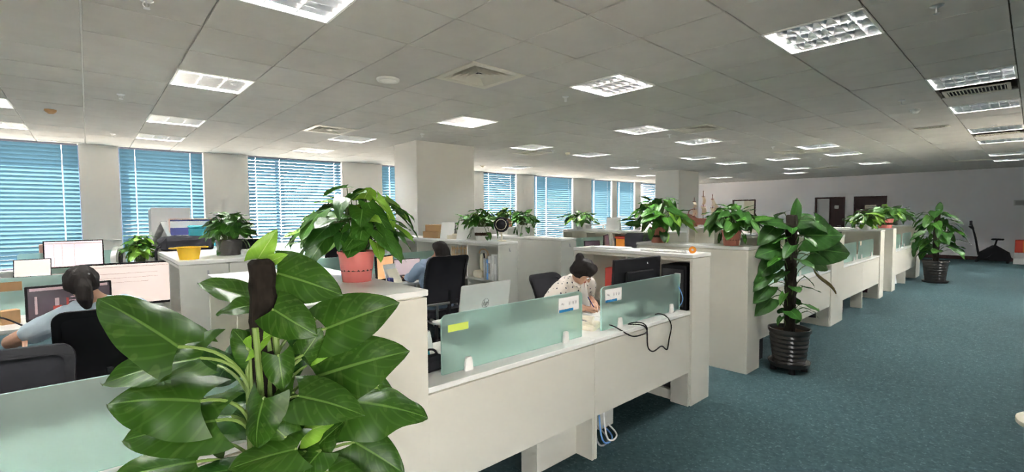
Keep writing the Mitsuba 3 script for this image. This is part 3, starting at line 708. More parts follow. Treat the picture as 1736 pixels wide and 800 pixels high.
ui(t, [(-.46, .46, .40, .41), (-.46, .3, .25, .257), (-.46, .3, .15, .157), (-.46, .2, .05, .057)], PINKSH, .62, .36, .03, .05)
t = monitor('big pink lit monitor before the left window', -.15, 8.5, D, .59, .36, -.03, SCR_PINK, lift=.10)
ui(t, [(-.48, .48, .38, .40), (-.33, -.325, -.45, .38), (-.2, -.195, -.45, .38), (.0, .005, -.45, .38), (-.48, .48, -.46, -.45)], PINKSH, .59, .36, .10, .05)
monitor('black monitor seen from behind, right of the dotted blouse', 3.10, 2.03, D, .56, .33, math.radians(176), SCR_DARK, lift=.10, tilt=.06)
t = thing('label_sticker', 'small white sticker on the back of the black monitor', 'sticker')
put(t, None, box(3.20, 3.235, 1.993, 1.995, 1.135, 1.155), PAPER)
monitor('dark monitor back beside the dark seated chair past the second cabinet', 8.55, 2.2, D, .55, .33, math.radians(190), SCR_DARK, lift=.13, tilt=.15)
monitor('dark monitor far down under the model ship', 6.6, 4.9, D, .5, .3, .5, SCR_DARK, lift=.1)
monitor('dark monitor in the middle distance left of the ship', 6.4, 5.05, D, .34, .2, -.2, SCR_DARK, lift=.10)
monitor('pale monitor on the window side desk right of the column', 6.3, 8.5, D, .5, .3, .2, SCR_PINK, lift=.14)
monitor('black monitor behind the closed blind plant, window side', 7.0, 8.55, D, .5, .3, .1, SCR_DARK, lift=.14)
monitor('dark monitor back behind the far green glass', 9.5, 2.25, D, .5, .3, math.radians(184), SCR_DARK, lift=.12)
monitor('orange lit screen peeking past the pink pot', 2.52, 4.98, D, .34, .28, .5, SCR_ORNG, lift=.02)

def laptop(label, x, y, z, w, d, rz, lid, scr, body=DARK, shell=DARK, logo=False):
    """Laptop with its screen towards local -y; lid: opening angle past upright in radians."""
    t = thing('laptop', label, 'laptop', (x, y, z), rz)
    put(t, 'base', box(-w / 2, w / 2, -d, 0, .0, .016, .004), body)
    put(t + '__base', 'keyboard', box(-w * .43, w * .43, -d * .55, -d * .12, .016, .018, .0008), BLACK)
    put(t + '__base', 'touchpad', box(-w * .14, w * .14, -d * .94, -d * .62, .016, .0168), GREY)
    M = TM((0, .0, .014), rx=-lid)
    h = d * .98
    put(t, 'lid', app(extrude(rrect(w, h, .008, 3), .007, TM((0, .0035, h / 2)) @ XZ), M), shell)
    put(t + '__lid', 'screen', app(box(-w / 2 + .009, w / 2 - .009, -.0048, -.0036, .018, h - .010), M), scr)
    if logo:
        th = np.linspace(0, 2 * math.pi, 33)
        # the round emblem: a thin ring around two slanted letters, read from behind the lid
        rg = tube([(.027 * math.cos(a), 0, .027 * math.sin(a)) for a in th], .0012, 5)
        def st(p): return tube([(q[0], 0, q[1]) for q in p], .0017, 5)
        sh = .28
        let = [[(-.014 + sh * .02, .020), (-.014 - sh * .014, -.014)], [(-.013, .004), (-.006, .006), (-.003, .003), (-.004 - sh * .014, -.014)],
               [(.008, .006), (.008 - sh * .026, -.022)], [(.008, .006), (.014, .006), (.016, .001), (.013, -.010), (.005, -.011)]]
        put(t + '__lid', 'emblem', app(cat(rg, *[st(p) for p in let]), M @ TM((0, .004, h * .5)) @ np.diag([-1., 1, 1, 1])), DARK, label='round dark emblem')
    return t
laptop('silver laptop seen from behind on a stand, round dark emblem on its lid', 1.74, 2.20, D + .105, .385, .255, math.pi + .04, .18, SCR_GREY, LGREY, SILVER, True)
t = thing('laptop_stand', 'grey stand raising the silver laptop', 'laptop stand', (1.74, 2.20, D), math.pi)
put(t, 'plate', box(-.13, .13, -.22, -.01, .095, .104, .003), SILVER)
put(t, 'support', cat(box(-.11, -.09, -.18, -.04, .008, .096, .003), box(.09, .11, -.18, -.04, .008, .096, .003)), SILVER)
put(t, 'foot', box(-.12, .12, -.2, -.02, 0, .008, .002), SILVER)
t = laptop('open black laptop facing the long haired woman', 2.87, 5.06, D, .35, .23, -.12, .28, SCR_GREY)
ui(t, [(.03, .13, -.02, .03)], DARK, .35, .23, -.1, .28, .0052) if False else None
laptop('open laptop with a pale screen at the left edge, window side', -.54, 8.36, D, .34, .24, -.06, .25, SCR_CREAM)

def bx(name, label, cat_, x0, x1, y0, y1, z0, z1, m, c=.004, group=None):
    t = thing(name, label, cat_, group=group); put(t, None, box(x0, x1, y0, y1, z0, z1, c), m); return t
# ---- on the second bench cabinets beside the near column
t = thing('cardboard_box', 'upper brown cardboard box beside the near column', 'box', (3.62, 5.55, HC + .092), .15); put(t, 'body', box(-.11, .11, -.15, .15, 0, .085, .003), CARD); put(t, 'lid_flap', box(-.112, .112, -.152, .152, .085, .09, .001), CARD)
t = thing('cardboard_box', 'lower brown cardboard box beside the near column', 'box', (3.62, 5.58, HC), .1); put(t, 'body', box(-.12, .12, -.17, .17, 0, .088, .003), CARD); put(t, 'lid_flap', box(-.122, .122, -.172, .172, .088, .0915, .001), CARD)
def tent(name, label, x, y, z, w, h, d, rz, m, cat_='calendar', back=GREY):
    t = thing(name, label, cat_, (x, y, z), rz)
    a = math.atan2(d / 2, h)
    for s in (-1, 1): put(t, 'leaf', app(box(-w / 2, w / 2, -.0025, .0025, 0, math.hypot(h, d / 2), .001), TM((0, s * d / 2, 0), rx=s * a)), m if s < 0 else back)
    put(t, 'binding', cat([cyl([xx, -.004, h], [xx, .004, h], .004, 8) for xx in np.linspace(-w * .45, w * .45, 12)]), GREY)
    return t
tent('desk_calendar', 'tent calendar leaning right of the brown boxes', 3.60, 5.27, HC, .20, .22, .12, math.radians(-60), PAPER)
tent('sign_card', 'white tent card standing left of the white flowerpot', 3.60, 4.88, HC, .22, .24, .14, math.radians(-80), PAPER, 'sign', PAPER)
t = thing('plastic_tray', 'small cream tray with odds and ends on the shelf top', 'tray', (3.6, 5.10, HC), .1)
put(t, 'tray', cat(box(-.07, .07, -.10, .10, 0, .006), box(-.07, -.064, -.10, .10, 0, .05), box(.064, .07, -.10, .10, 0, .05), box(-.064, .064, -.10, -.094, 0, .05), box(-.064, .064, .094, .10, 0, .05)), CREAM)
put(t, 'roll', cyl([0, -.05, .04], [0, .05, .04], .032, 16), CREAM, 40)
t = thing('fan', 'small black round desk fan on the shelf top', 'fan', (3.66, 4.13 + .12, HC), -.9)
put(t, 'shell', lathe([(0, -.03), (.05, -.03), (.088, -.012), (.092, 0), (.088, .014), (.05, .03), (0, .03)], 28, TM((0, 0, .20), rx=math.pi / 2)), BLACK, 40)
put(t, 'grille_ring', lathe([(.060, .030), (.066, .034), (.066, .026)], 28, TM((0, 0, .20), rx=math.pi / 2)), CREAM)
put(t, 'foot', cat(cyl([0, 0, 0], [0, 0, .012], .055, 20), cyl([0, 0, .012], [0, 0, .13], .01, 10)), CREAM)
# ---- in the open shelf with the handbag
zs = .745
t = thing('handbag', 'cream round handbag with strap in the open shelf', 'handbag', (3.62, 4.545, zs), 0)
put(t, 'body', lathe([(0, -.04), (.09, -.04), (.105, -.025), (.105, .025), (.09, .04), (0, .04)], 28, TM((0, 0, .19), rx=math.pi / 2, rz=1.0)), CREAM, 30)
put(t, 'trim', lathe([(.104, -.012), (.109, -.006), (.109, .006), (.104, .012)], 28, TM((0, 0, .19), rx=math.pi / 2, rz=1.0)), DARK)
put(t, 'strap', tube([(.03, -.05, .27), (.02, -.03, .33), (0, .03, .345), (-.02, .06, .29)], .009, 8, 16), WICKER, 40)
put(t, 'pouch', box(-.09, .03, -.05, .12, .0, .085, .02), CREAM)
for k, (m, h, th) in enumerate(((LGREY, .29, .05), (WHITE, .31, .045), (PAPER, .28, .05), (BLUEP, .24, .03), (LGREY, .25, .03))):
    y = 4.155 + .055 * k
    t = thing('binder', ['grey binder nearest the shelf end beside the handbag', 'tall white binder second from the shelf end', 'white binder third from the shelf end', 'blue striped folder fourth from the shelf end', 'low grey file next to the handbag'][k], 'binder', group='binders beside the handbag')
    put(t, 'cover', box(3.50, 3.73, y, y + th, zs, zs + h, .004), m); put(t, 'spine_label', box(3.4985, 3.50, y + .008, y + th - .008, zs + .08, zs + .20), PAPER if m != PAPER else GREY)
t = thing('wicker_basket', 'tall wicker rack in the shelf above the long haired woman', 'basket', (3.62, 5.06, zs), 0)
put(t, 'weave', cat([tube([(.09 * math.cos(a), .11 * math.sin(a), z) for a in np.linspace(0, 2 * math.pi, 25)], .005, 5) for z in (.01, .09, .17, .25, .33)] + [cyl([.09 * math.cos(a), .11 * math.sin(a), 0], [.09 * math.cos(a), .11 * math.sin(a), .36], .005, 5) for a in np.linspace(0, 2 * math.pi, 13)[:-1]]), WICKER)
for k in range(4):
    y = 4.76 + .035 * k
    bx('book', ['dark book nearest the handbag in the shelf behind the high chair', 'brown book second from the handbag in that shelf', 'navy book third from the handbag in that shelf', 'reddish book farthest from the handbag in that shelf'][k], 'book', 3.52, 3.72, y, y + .03, zs, zs + .2 - .02 * (k % 2), [DARK, WICKER, NAVY, PINKSH][k], .002, 'books behind the high chair')
# ---- shelf behind the dotted blouse
t = thing('file_box', 'red file box in the shelf behind the dotted blouse', 'file box', (3.60, 2.52, zs), .25); put(t, 'body', box(-.05, .06, -.13, .13, 0, .28, .006), RED); put(t, 'finger_hole', box(-.052, -.049, -.02, .02, .16, .19), DARK)
bx('carton', 'small white carton in the shelf left of the black monitor', 'carton', 3.55, 3.66, 2.20, 2.30, zs, zs + .26, PAPER)
t = thing('computer_tower', 'black computer tower in the shelf right of the black monitor', 'computer'); put(t, 'case', box(3.50, 3.74, 1.83, 2.05, zs, zs + .36, .006), BLACK); put(t, 'rear_panel', box(3.494, 3.50, 1.85, 2.03, zs + .03, zs + .33), DARK)
put(t, 'socket_block', box(3.478, 3.494, 1.87, 1.92, zs + .22, zs + .30, .003), LGREY)
for k in range(4): put(t, 'plug', box(3.462, 3.478, 1.876 + .0, 1.905, zs + .13 + .022 * k, zs + .145 + .022 * k, .002), PAPER)
t = thing('network_cable', 'blue network cable looping beside the computer tower', 'cable'); put(t, None, tube([(3.47, 1.90, zs + .27), (3.44, 1.86, zs + .2), (3.45, 1.83, zs + .1), (3.46, 1.88, zs + .03), (3.40, 1.95, zs + .02)], .004, 6, 24), BLUEP, 40)
t = thing('notepad', 'white spiral pad with twisted binding before the terracotta pot', 'notepad', (3.62, 2.10, HC), .0)
put(t, 'pages', box(-.09, .03, -.26, .17, 0, .014, .002), PAPER)
put(t, 'spiral', tube([(-.092 + .012 * math.cos(k * 1.05), -.26 + .43 * k / 170, .016 + .012 * math.sin(k * 1.05)) for k in range(171)], .003, 5), WHITE, 40)
t = thing('tape_roll', 'orange tape roll at the end of the white pad', 'tape'); put(t, None, lathe([(.010, -.018), (.028, -.018), (.028, .018), (.010, .018), (.010, -.018)], 24, TM((3.60, 1.83, HC + .028), ry=math.pi / 2, rz=.4)), ORANGE, 40)
t = thing('paper_stack', 'white papers lying on the shelf behind the dotted blouse', 'papers', (3.60, 2.62, HC), .1)
for k in range(4): put(t, 'sheet', app(box(-.10, .10, -.16, .16, .004 * k, .004 * k + .003), TM(rz=.05 * (k - 1.5))), PAPER)
# ---- cables over the front panel, phone, papers, desk clutter at the front desks
t = thing('cable', 'black cable hanging in a long loop over the front panel', 'cable')
put(t, None, tube([(2.55, 1.93, .765), (2.56, 1.80, .768), (2.60, 1.765, .735), (2.76, 1.763, .70), (2.84, 1.764, .72), (2.82, 1.78, .765), (2.74, 1.85, .763), (2.78, 1.775, .764), (2.84, 1.764, .70), (2.85, 1.764, .60), (2.92, 1.764, .555), (3.03, 1.764, .57), (3.075, 1.765, .545), (3.10, 1.765, .53), (3.13, 1.764, .60), (3.16, 1.764, .70), (3.13, 1.785, .765), (3.10, 1.88, .762)], .0045, 6, 120), BLACK, 40)
t = thing('white_cable', 'pale cable curving behind the first frosted glass', 'cable'); put(t, None, tube([(1.95, 1.90, .765), (2.0, 1.885, .82), (2.1, 1.88, .85), (2.16, 1.90, .88)], .004, 6, 20), PAPER, 40)
t = thing('telephone', 'cream desk telephone with handset between the two glass partitions', 'telephone', (2.46, 2.02, D), .4)
put(t, 'body', app(box(-.08, .08, -.10, .10, 0, .045, .01), TM(rx=.1)), CREAM); put(t, 'handset', tube([(-.075, -.09, .075), (-.075, -.04, .085), (-.075, .04, .085), (-.075, .09, .075)], [.026, .015, .015, .026], 10, 12), CREAM, 40)
put(t, 'keypad', cat([box(-.005 + .022 * i, .009 + .022 * i, -.05 + .022 * j, -.036 + .022 * j, .044, .052) for i in range(3) for j in range(4)]), GREY)
t = thing('document', 'open white document under the hands of the dotted blouse woman', 'papers', (2.90, 2.25, D), -.1); put(t, 'sheet', box(-.105, .105, -.15, .15, 0, .004), PAPER); put(t, 'sheet', app(box(-.105, .105, -.15, .15, .004, .007), TM(rz=.15)), PAPER)
t = tent('desk_calendar', 'spiral desk calendar with a picture at the near desk corner', 1.205, 2.10, D, .22, .16, .10, .1, PAPER)
put(t, 'picture', app(box(-.06, .03, -.0035, -.0028, .05, .12), TM((0, -.05, 0), rx=-math.atan2(.05, .16))), GREY)
put(t, 'picture_leaf', app(box(.02, .08, -.0037, -.003, .02, .07), TM((0, -.05, 0), rx=-math.atan2(.05, .16))), TEALBOX)
t = thing('black_bag', 'small black pouch beside the spiral desk calendar', 'pouch', (1.22, 1.97, D), .1); put(t, 'body', box(-.09, .08, -.04, .04, 0, .075, .02), BLACKF); put(t, 'handle', tube([(-.05, 0, .07), (-.03, 0, .10), (.03, 0, .10), (.05, 0, .07)], .006, 6, 12), BLACK, 40)
for k, (x, y, h, m, lab) in enumerate(((3.02, 2.72, .11, PAPER, 'white cup behind the dotted blouse woman'), (3.12, 2.62, .10, PINKSH, 'reddish tin left of the black monitor'), (3.05, 2.56, .09, DARK, 'dark jar left of the black monitor'))):
    t = thing('cup', lab, 'cup', (x, y, D)); put(t, None, lathe([(0, 0), (.03, 0), (.038, h), (.034, h), (.028, .006), (0, .006)], 20), m, 40)
t = thing('paper_fan', 'white folded paper standing before the red file box', 'papers', (2.98, 2.44, D), 0); put(t, None, app(box(-.004, .004, -.07, .07, 0, .26, .001), TM((0, 0, .02), ry=-.3)), PAPER)
# ---- second bench desk
t = thing('folder', 'white folded papers beside the orange lit screen', 'papers', (2.52, 4.80, D), .4); put(t, 'sheet', app(box(-.10, .10, -.004, .004, 0, .22, .001), TM(rx=-.25)), PAPER); put(t, 'sheet', app(box(-.09, .09, .0, .004, 0, .18, .001), TM((.02, -.05, 0), rx=-.5)), CREAM)
t = thing('pen_cup', 'dark pen cup right of the open black laptop', 'pen cup', (3.12, 5.08, D)); put(t, 'cup', lathe([(0, 0), (.035, 0), (.038, .10), (.034, .10), (.031, .006), (0, .006)], 20), DARK, 40)
for k in range(4): put(t, 'pen', cyl([.01 * math.cos(k * 2), .01 * math.sin(k * 2), .02], [.035 * math.cos(k * 2), .03 * math.sin(k * 2), .17], .004, 6), [PAPER, RED, NAVY, PAPER][k])
t = thing('charger_cable', 'tangled dark cables left of the open black laptop', 'cable'); put(t, None, tube([(2.60, 4.90, D + .005), (2.66, 4.86, D + .05), (2.70, 4.90, D + .02), (2.64, 4.97, D + .04), (2.69, 4.84, D + .07), (2.74, 4.92, D + .006)], .005, 6, 50), BLACK, 40)
t = thing('blue_clip', 'dark blue box clip near the pink pot', 'clip'); put(t, None, box(2.43, 2.49, 4.72, 4.78, D, D + .07, .008), NAVY)
# ---- left cabinets
t = thing('basin', 'small yellow plastic basin with handles on the left cabinet', 'basin', (.56, 4.28, HC), .2)
put(t, 'bowl', lathe([(0, 0), (.062, 0), (.078, .085), (.088, .088), (.088, .094), (.074, .094), (.059, .006), (0, .006)], 28), YELLOW, 40)
for s in (-1, 1): put(t, 'handle', box(s * .10 - .025, s * .10 + .025, -.03, .03, .083, .094, .004), YELLOW)
t = thing('black_bag', 'black cloth bag with dangling strap on the left cabinets', 'bag', (.72, 5.62, HC), 0)
r_ = np.random.RandomState(4)
bag = box(-.22, .20, -.26, .24, 0, .12, .03).subdivide_to_size(.06); bag.vertices += (meshkit.noise(bag.vertices * 9) - .5)[:, None] * [.05, .05, .05] * (bag.vertices[:, 2:] > .02)
put(t, 'body', bag, BLACKF, 60)
put(t, 'strap', tube([(-.20, -.2, .05), (-.255, -.22, .03), (-.267, -.23, -.08), (-.267, -.22, -.19), (-.265, -.26, -.24), (-.265, -.30, -.19), (-.267, -.27, -.12)], .012, 8, 30), BLACK, 40)
put(t, 'buckle', box(-.275, -.25, -.255, -.215, -.12, -.08, .004), GREY)
tent('desk_calendar', 'white tent calendar at the edge of the left cabinets', .60, 6.22, HC, .24, .27, .20, math.radians(70), PAPER)
t = thing('file_holder', 'tall light grey file holder before the left blind', 'file holder', (.68, 6.36, HC), .1); put(t, 'shell', cat(box(-.18, .18, -.01, .0, 0, .42, .003), box(-.18, -.17, -.01, .12, 0, .40, .003), box(.17, .18, -.01, .12, 0, .34, .003), box(-.18, .18, .11, .12, 0, .36, .003)), LGREY)
t = thing('picture_frame', 'framed landscape picture behind the teal box', 'picture', (.84, 6.20, HC), -.1); put(t, 'frame', cat(box(-.20, .20, -.01, .01, 0, .012), box(-.20, .20, -.01, .01, .288, .30), box(-.20, -.188, -.01, .01, .012, .288), box(.188, .20, -.01, .01, .012, .288)), PINKSH); put(t, 'picture', box(-.188, .188, -.003, .003, .012, .288), NAVY); put(t, 'picture_field', box(-.188, -.02, -.0045, -.0028, .02, .12), CREAM); put(t, 'picture_sky', box(-.188, .188, -.0045, -.0028, .2, .27), LGREY)
t = thing('storage_box', 'teal plastic storage box with lid before the left blind', 'storage box', (.92, 6.00, HC), -.1); put(t, 'body', box(-.13, .13, -.09, .09, .0, .20, .012), TEALBOX); put(t, 'lid', box(-.138, .138, -.098, .098, .20, .225, .008), TEALBOX)
t = thing('paper_roll', 'white paper curl at the end of the left cabinet', 'papers', (1.02, 4.42, HC), .3); put(t, None, tube([(-.08, 0, .025), (.09, .02, .025)], .024, 14), PAPER, 40)
t = thing('desk_fan', 'round white and dark fan left of the calendar', 'fan', (.20, 5.80, D), 1.2); put(t, 'ring', lathe([(.09, -.03), (.115, -.02), (.115, .02), (.09, .03), (.085, 0), (.09, -.03)], 28, TM((0, 0, .37), rx=math.pi / 2)), WHITE, 40); put(t, 'grille', lathe([(0, -.012), (.088, -.006), (.088, .006), (0, .012)], 28, TM((0, 0, .37), rx=math.pi / 2)), DARK, 40); put(t, 'stand', cat(cyl([0, 0, 0], [0, 0, .255], .014, 10), cyl([0, 0, 0], [0, 0, .012], .07, 20)), WHITE, 40)
t = thing('mug', 'white mug by the cable on the pale blue desk', 'mug', (-.60, 4.92, D)); put(t, None, lathe([(0, 0), (.035, 0), (.04, .09), (.036, .09), (.032, .006), (0, .006)], 20), PAPER, 40)
t = thing('desk_cable', 'dark cable looping on the desk at the left edge', 'cable'); put(t, None, tube([(-.70, 4.80, D + .09), (-.55, 4.78, D + .10), (-.42, 4.74, D + .05), (-.36, 4.72, D + .008), (-.26, 4.75, D + .006)], .006, 6, 30), BLACK, 40)
t = thing('carton', 'small brown carton standing on the pale blue desk', 'carton', (-.45, 4.95, D), .3); put(t, None, box(-.05, .05, -.04, .04, 0, .10, .003), CARD)
t = thing('tissue_box', 'brown box by the window left of the pink monitor', 'box', (-.36, 8.9, 1.0)); put(t, None, box(-.14, .14, -.06, .06, -.24, .16, .003), PINKSH)
# ---- distance
t = thing('file_box', 'low red box in the shelf under the middle bushy plant', 'file box'); put(t, 'body', box(7.32, 7.52, 4.96, 5.23, zs, zs + .34, .006), ORANGE); put(t, 'lid', box(7.31, 7.52, 4.95, 5.24, zs + .30, zs + .345, .004), RED)
t = thing('storage_box', 'white drawer tower beyond the terracotta pots', 'storage box'); put(t, 'body', box(7.29, 7.53, 4.13, 4.5, zs, zs + .37), DARK); put(t, 'frame', cat(box(7.272, 7.29, 4.13, 4.52, zs + .34, zs + .38), box(7.272, 7.29, 4.13, 4.16, zs, zs + .34)), LGREY)
tent('sign_card', 'white tent card beside the middle bushy plant', 7.42, 5.35, HC, .26, .24, .16, math.radians(-70), PAPER, 'sign', LGREY)
t = thing('paper_tray', 'white paper tray on the shelf right of the middle bushy plant', 'paper tray'); put(t, 'tray', box(7.30, 7.52, 5.50, 5.95, HC, HC + .02, .003), PAPER); put(t, 'upper_tray', cat(box(7.30, 7.52, 5.50, 5.95, HC + .09, HC + .11, .003), box(7.30, 7.32, 5.50, 5.52, HC + .02, HC + .09), box(7.30, 7.32, 5.93, 5.95, HC + .02, HC + .09), box(7.50, 7.52, 5.50, 5.52, HC + .02, HC + .09)), PAPER)
t = thing('model_ship', 'wooden model sailing ship with three masts on a far cabinet', 'model ship', None, 0, None, TM((10.35, 5.02, HC + .045), rz=-math.pi / 2, s=1.42))
hs = []
for u in np.linspace(-1, 1, 13):
    w = .055 * (1 - abs(u) ** 2.6) ** .5 + .006 if u < .9 else .004; zt = .10 + .05 * u * u + (.03 if u < -.6 else 0)
    hs.append([(u * .27, w, zt), (u * .27, w * .8, zt * .55), (u * .24, 0, .0 + .05 * max(0, abs(u) - .6)), (u * .27, -w * .8, zt * .55), (u * .27, -w, zt)])
v = np.array(hs).reshape(-1, 3); fc = []
for i in range(12):
    for j in range(5):
        k = (j + 1) % 5; fc += [[i * 5 + j, i * 5 + k, (i + 1) * 5 + k], [i * 5 + j, (i + 1) * 5 + k, (i + 1) * 5 + j]]
fc += [[0, j + 1, j] for j in range(1, 4)] + [[60, 60 + j, 61 + j] for j in range(1, 4)]
hull = trimesh.Trimesh(v, fc, process=False); hull.fix_normals()
put(t, 'hull', hull, SHIPW, 50)
put(t, 'stand', cat(box(-.14, -.12, -.05, .05, -.03, .03), box(.12, .14, -.05, .05, -.03, .03)), SHIPW)
for x, h in ((-.15, .34), (.0, .44), (.15, .38)):
    put(t, 'mast', cat(cyl([x, 0, .05], [x, 0, .1 + h], .006, 8), cyl([x, -.07, .1 + h * .45], [x, .07, .1 + h * .45], .004, 6), cyl([x, -.05, .1 + h * .8], [x, .05, .1 + h * .8], .004, 6)), SHIPW)
    for a, b, w in ((.1 + h * .12, .1 + h * .43, .075), (.1 + h * .5, .1 + h * .78, .05)):
        q = np.array([[x + .02 * math.sin(math.pi * k / 4), s * w, a + (b - a) * k / 4] for k in range(5) for s in (-1, 1)])
        put(t, 'sail', cat(trimesh.Trimesh(q, sum([[[2 * k, 2 * k + 1, 2 * k + 3], [2 * k, 2 * k + 3, 2 * k + 2]] for k in range(4)], []), process=False)), SAIL)
put(t, 'wheel', lathe([(.05, -.006), (.06, -.006), (.06, .006), (.05, .006), (.05, -.006)], 20, TM((-.19, .0, .19), rx=math.pi / 2)), SHIPW)
put(t, 'jib_sail', trimesh.Trimesh([[.17, 0, .20], [.33, 0, .16], [.19, 0, .36]], [[0, 1, 2]], process=False), SAIL)
# ---- far aisle: exercise bike, boxes, wall unit, stool at the edge
t = thing('exercise_bike', 'black exercise bike standing against the far wall', 'exercise bike', (19.75, .80, 0), math.radians(-90))
body = extrude([(-.32, .05), (-.26, .30), (.0, .50), (.08, .50), (.36, .30), (.40, .12), (.34, .05)], .16, TM((0, .08, 0)) @ XZ)
put(t, 'flywheel_housing', body, BLACK)
put(t, 'front_foot', box(-.34, -.28, -.25, .25, 0, .06, .01), BLACK); put(t, 'rear_foot', box(.30, .36, -.25, .25, 0, .06, .01), BLACK)
put(t, 'handlebar_post', tube([(-.28, 0, .2), (-.36, 0, .7), (-.43, 0, 1.02), (-.47, 0, 1.18)], [.03, .026, .026, .02], 8), BLACK, 40)
put(t, 'handlebar', cat(tube([(-.50, -.22, 1.06), (-.42, -.2, .98), (-.42, .2, .98), (-.50, .22, 1.06)], .018, 8), box(-.50, -.44, -.08, .08, 1.08, 1.22, .01)), BLACK, 40)
put(t, 'saddle_post', cyl([.05, 0, .48], [.09, 0, .66], .022, 10), BLACK, 40)
put(t, 'saddle', box(-.03, .24, -.10, .10, .65, .70, .02), BLACK)
for s in (-1, 1): put(t, 'pedal', cat(box(-.05 + s * .1, .05 + s * .1, s * .13 - .04, s * .13 + .04, .19 + s * .1, .215 + s * .1, .004), tube([(0, s * .09, .25), (s * .1, s * .10, .2 + s * .1)], .012, 6)), BLACK)
t = thing('box', 'red box on top of white cartons at the far right edge', 'box'); put(t, 'body', box(19.4, 19.75, -.02, .34, .33, .68, .006), RED); put(t, 'tape', box(19.395, 19.4, .12, .18, .34, .67), ORANGE)
bx('carton', 'upper white carton under the red box', 'carton', 19.4, 19.76, -.04, .35, .17, .328, LGREY); bx('carton', 'lower white carton on the carpet under the red box', 'carton', 19.4, 19.76, -.04, .36, .002, .168, PAPER)
t = thing('wall_sign', 'dark grey panel with pale frame high on the far wall', 'wall panel'); put(t, 'frame', box(XB - .02, XB, .0, .42, 1.66, 1.82, .003), LGREY); put(t, 'panel', box(XB - .024, XB - .02, .02, .385, 1.68, 1.80), GREY)
t = thing('stool', 'cream seat edge of a stool cut by the right edge', 'stool', (3.62, -.165, 0))
put(t, 'seat', lathe([(0, .40), (.17, .40), (.20, .42), (.20, .44), (.17, .46), (0, .465)], 32), CREAM, 40)
for k in range(4): a = k * math.pi / 2 + .6; put(t, 'leg', cyl([.15 * math.cos(a), .15 * math.sin(a), .0], [.10 * math.cos(a), .10 * math.sin(a), .41], .015, 10), DARK)
# ---- under the desks
t = thing('power_strip', 'white power strip hanging among cables under the front desk', 'power strip', (2.55, 2.02, .0), .3)
put(t, 'body', app(box(-.03, .03, -.02, .02, 0, .36, .006), TM((0, 0, .02), rx=-.25)), LGREY)
for k in range(5): put(t, 'socket', app(box(-.02, .02, -.024, -.02, .03 + .065 * k, .075 + .065 * k), TM((0, 0, .02), rx=-.25)), DARK)
for k, (m, lab, o) in enumerate(((GREY, 'grey cable coiled on the carpet under the front desk', 0), (PAPER, 'pale cable hanging to the carpet under the front desk', .1), (BLUEP, 'bluish cable under the front desk', .05))):
    t = thing('floor_cable', lab, 'cable'); put(t, None, tube([(2.40 + o, 1.95, .40), (2.38 + o, 1.86, .2), (2.42 + o, 1.84, .02), (2.52 + o, 1.86, .006), (2.60 + o, 1.95, .008), (2.58 + o, 2.1, .25)], .006, 6, 30), m, 40)
bx('computer_tower', 'white computer case under the front desk behind the cables', 'computer', 2.62, 2.78, 2.0, 2.12, .0, .42, PANELG)
bx('carton', 'dark carton in the foot of the shelf behind the dotted blouse', 'carton', 3.52, 3.74, 1.83, 2.1, .082, .33, DARK)
bx('carton', 'black carton on the carpet behind the tall black pot', 'carton', 4.9, 5.2, 1.86, 2.2, 0, .26, BLACK)
bx('computer_tower', 'black computer under the desk beyond the tall potted plant', 'computer', 8.0, 8.5, 1.9, 2.2, .0, .42, BLACK)
bx('carton', 'dark carton in the foot of the cabinet beyond the tall potted plant', 'carton', 7.3, 7.52, 1.83, 2.1, .082, .3, DARK)
bx('carton', 'dark carton in the foot of the far bushy plant cabinet', 'carton', 10.23, 10.46, 1.83, 2.1, .082, .3, WOODD)
t = thing('white_bottle', 'white bottle standing under the far aisle desk', 'bottle', (12.6, 1.95, 0)); put(t, None, lathe([(0, 0), (.06, 0), (.05, .05), (.03, .2), (.03, .26), (0, .26)], 18), PAPER, 40)
for k in range(3):
    t = thing('pillow', ['purple grey cushion on the far couch back before the left dark door', 'pale cushion on the far couch, left of the purple one', 'grey bundle on the far couch'][k], 'cushion', (15.6 + .2 * k, 4.45 + .35 * k, .90 + .02), .3 * k); m = box(-.18, .18, -.16, .16, 0, .14, .06).subdivide_to_size(.08); put(t, None, m, [LGREY, PINKSH, GREY][k], 60)
t = thing('couch', 'grey couch or counter before the left dark door', 'couch'); put(t, 'body', box(15.4, 16.2, 3.6, 5.6, 0, .80, .03), GREY); put(t, 'back', box(15.4, 15.6, 3.6, 5.6, .8, .92, .03), LGREY); put(t, 'cushion', box(15.62, 16.2, 3.65, 5.55, .80, .90, .03), LGREY)

# ------------------------------------------------------------------ plants
def leaf_mesh(nt=10, ns=6, width=.8, droop=.18, fold=.22, curl=.10, wave=.02, lobe=.24, seed=0):
    """A heart-shaped pothos leaf of unit length: base at the origin, tip at +x, upper face +z. uv: along, across."""
    r = np.random.RandomState(seed)
    V, UV = [], []
    ph = r.uniform(0, 6, 3)
    for i in range(nt + 1):
        t = i / nt
        w = width * .5 * (.75 * (1 - t) ** .72 + .25 * (1 - t) ** 1.6) * (t + .13) ** .40 * 1.70
        if i == nt: w = .0015
        for j in range(-ns, ns + 1):
            s = j / ns
            x = t - lobe * abs(s) ** 1.5 * (1 - t) ** 3
            y = s * w
            z = fold * abs(y) - curl * y * y * 4 - droop * t * t + wave * math.sin(9 * t + ph[0] + s * 2) * abs(s) + wave * .7 * math.sin(15 * t + ph[1]) * s
            V.append((x, y + .03 * math.sin(3 * t + ph[2]) * t * (1 - t), z)); UV.append((t, s * .5 + .5))
    n = 2 * ns + 1; f = []
    for i in range(nt):
        for j in range(n - 1):
            a = i * n + j; f += [[a, a + n, a + n + 1], [a, a + n + 1, a + 1]]
    return trimesh.Trimesh(V, f, process=False), np.array(UV)
def leaf_ply(m, **k):
    me, uv = leaf_mesh(**k); return mikit.ply(me, m, True, uv=uv)
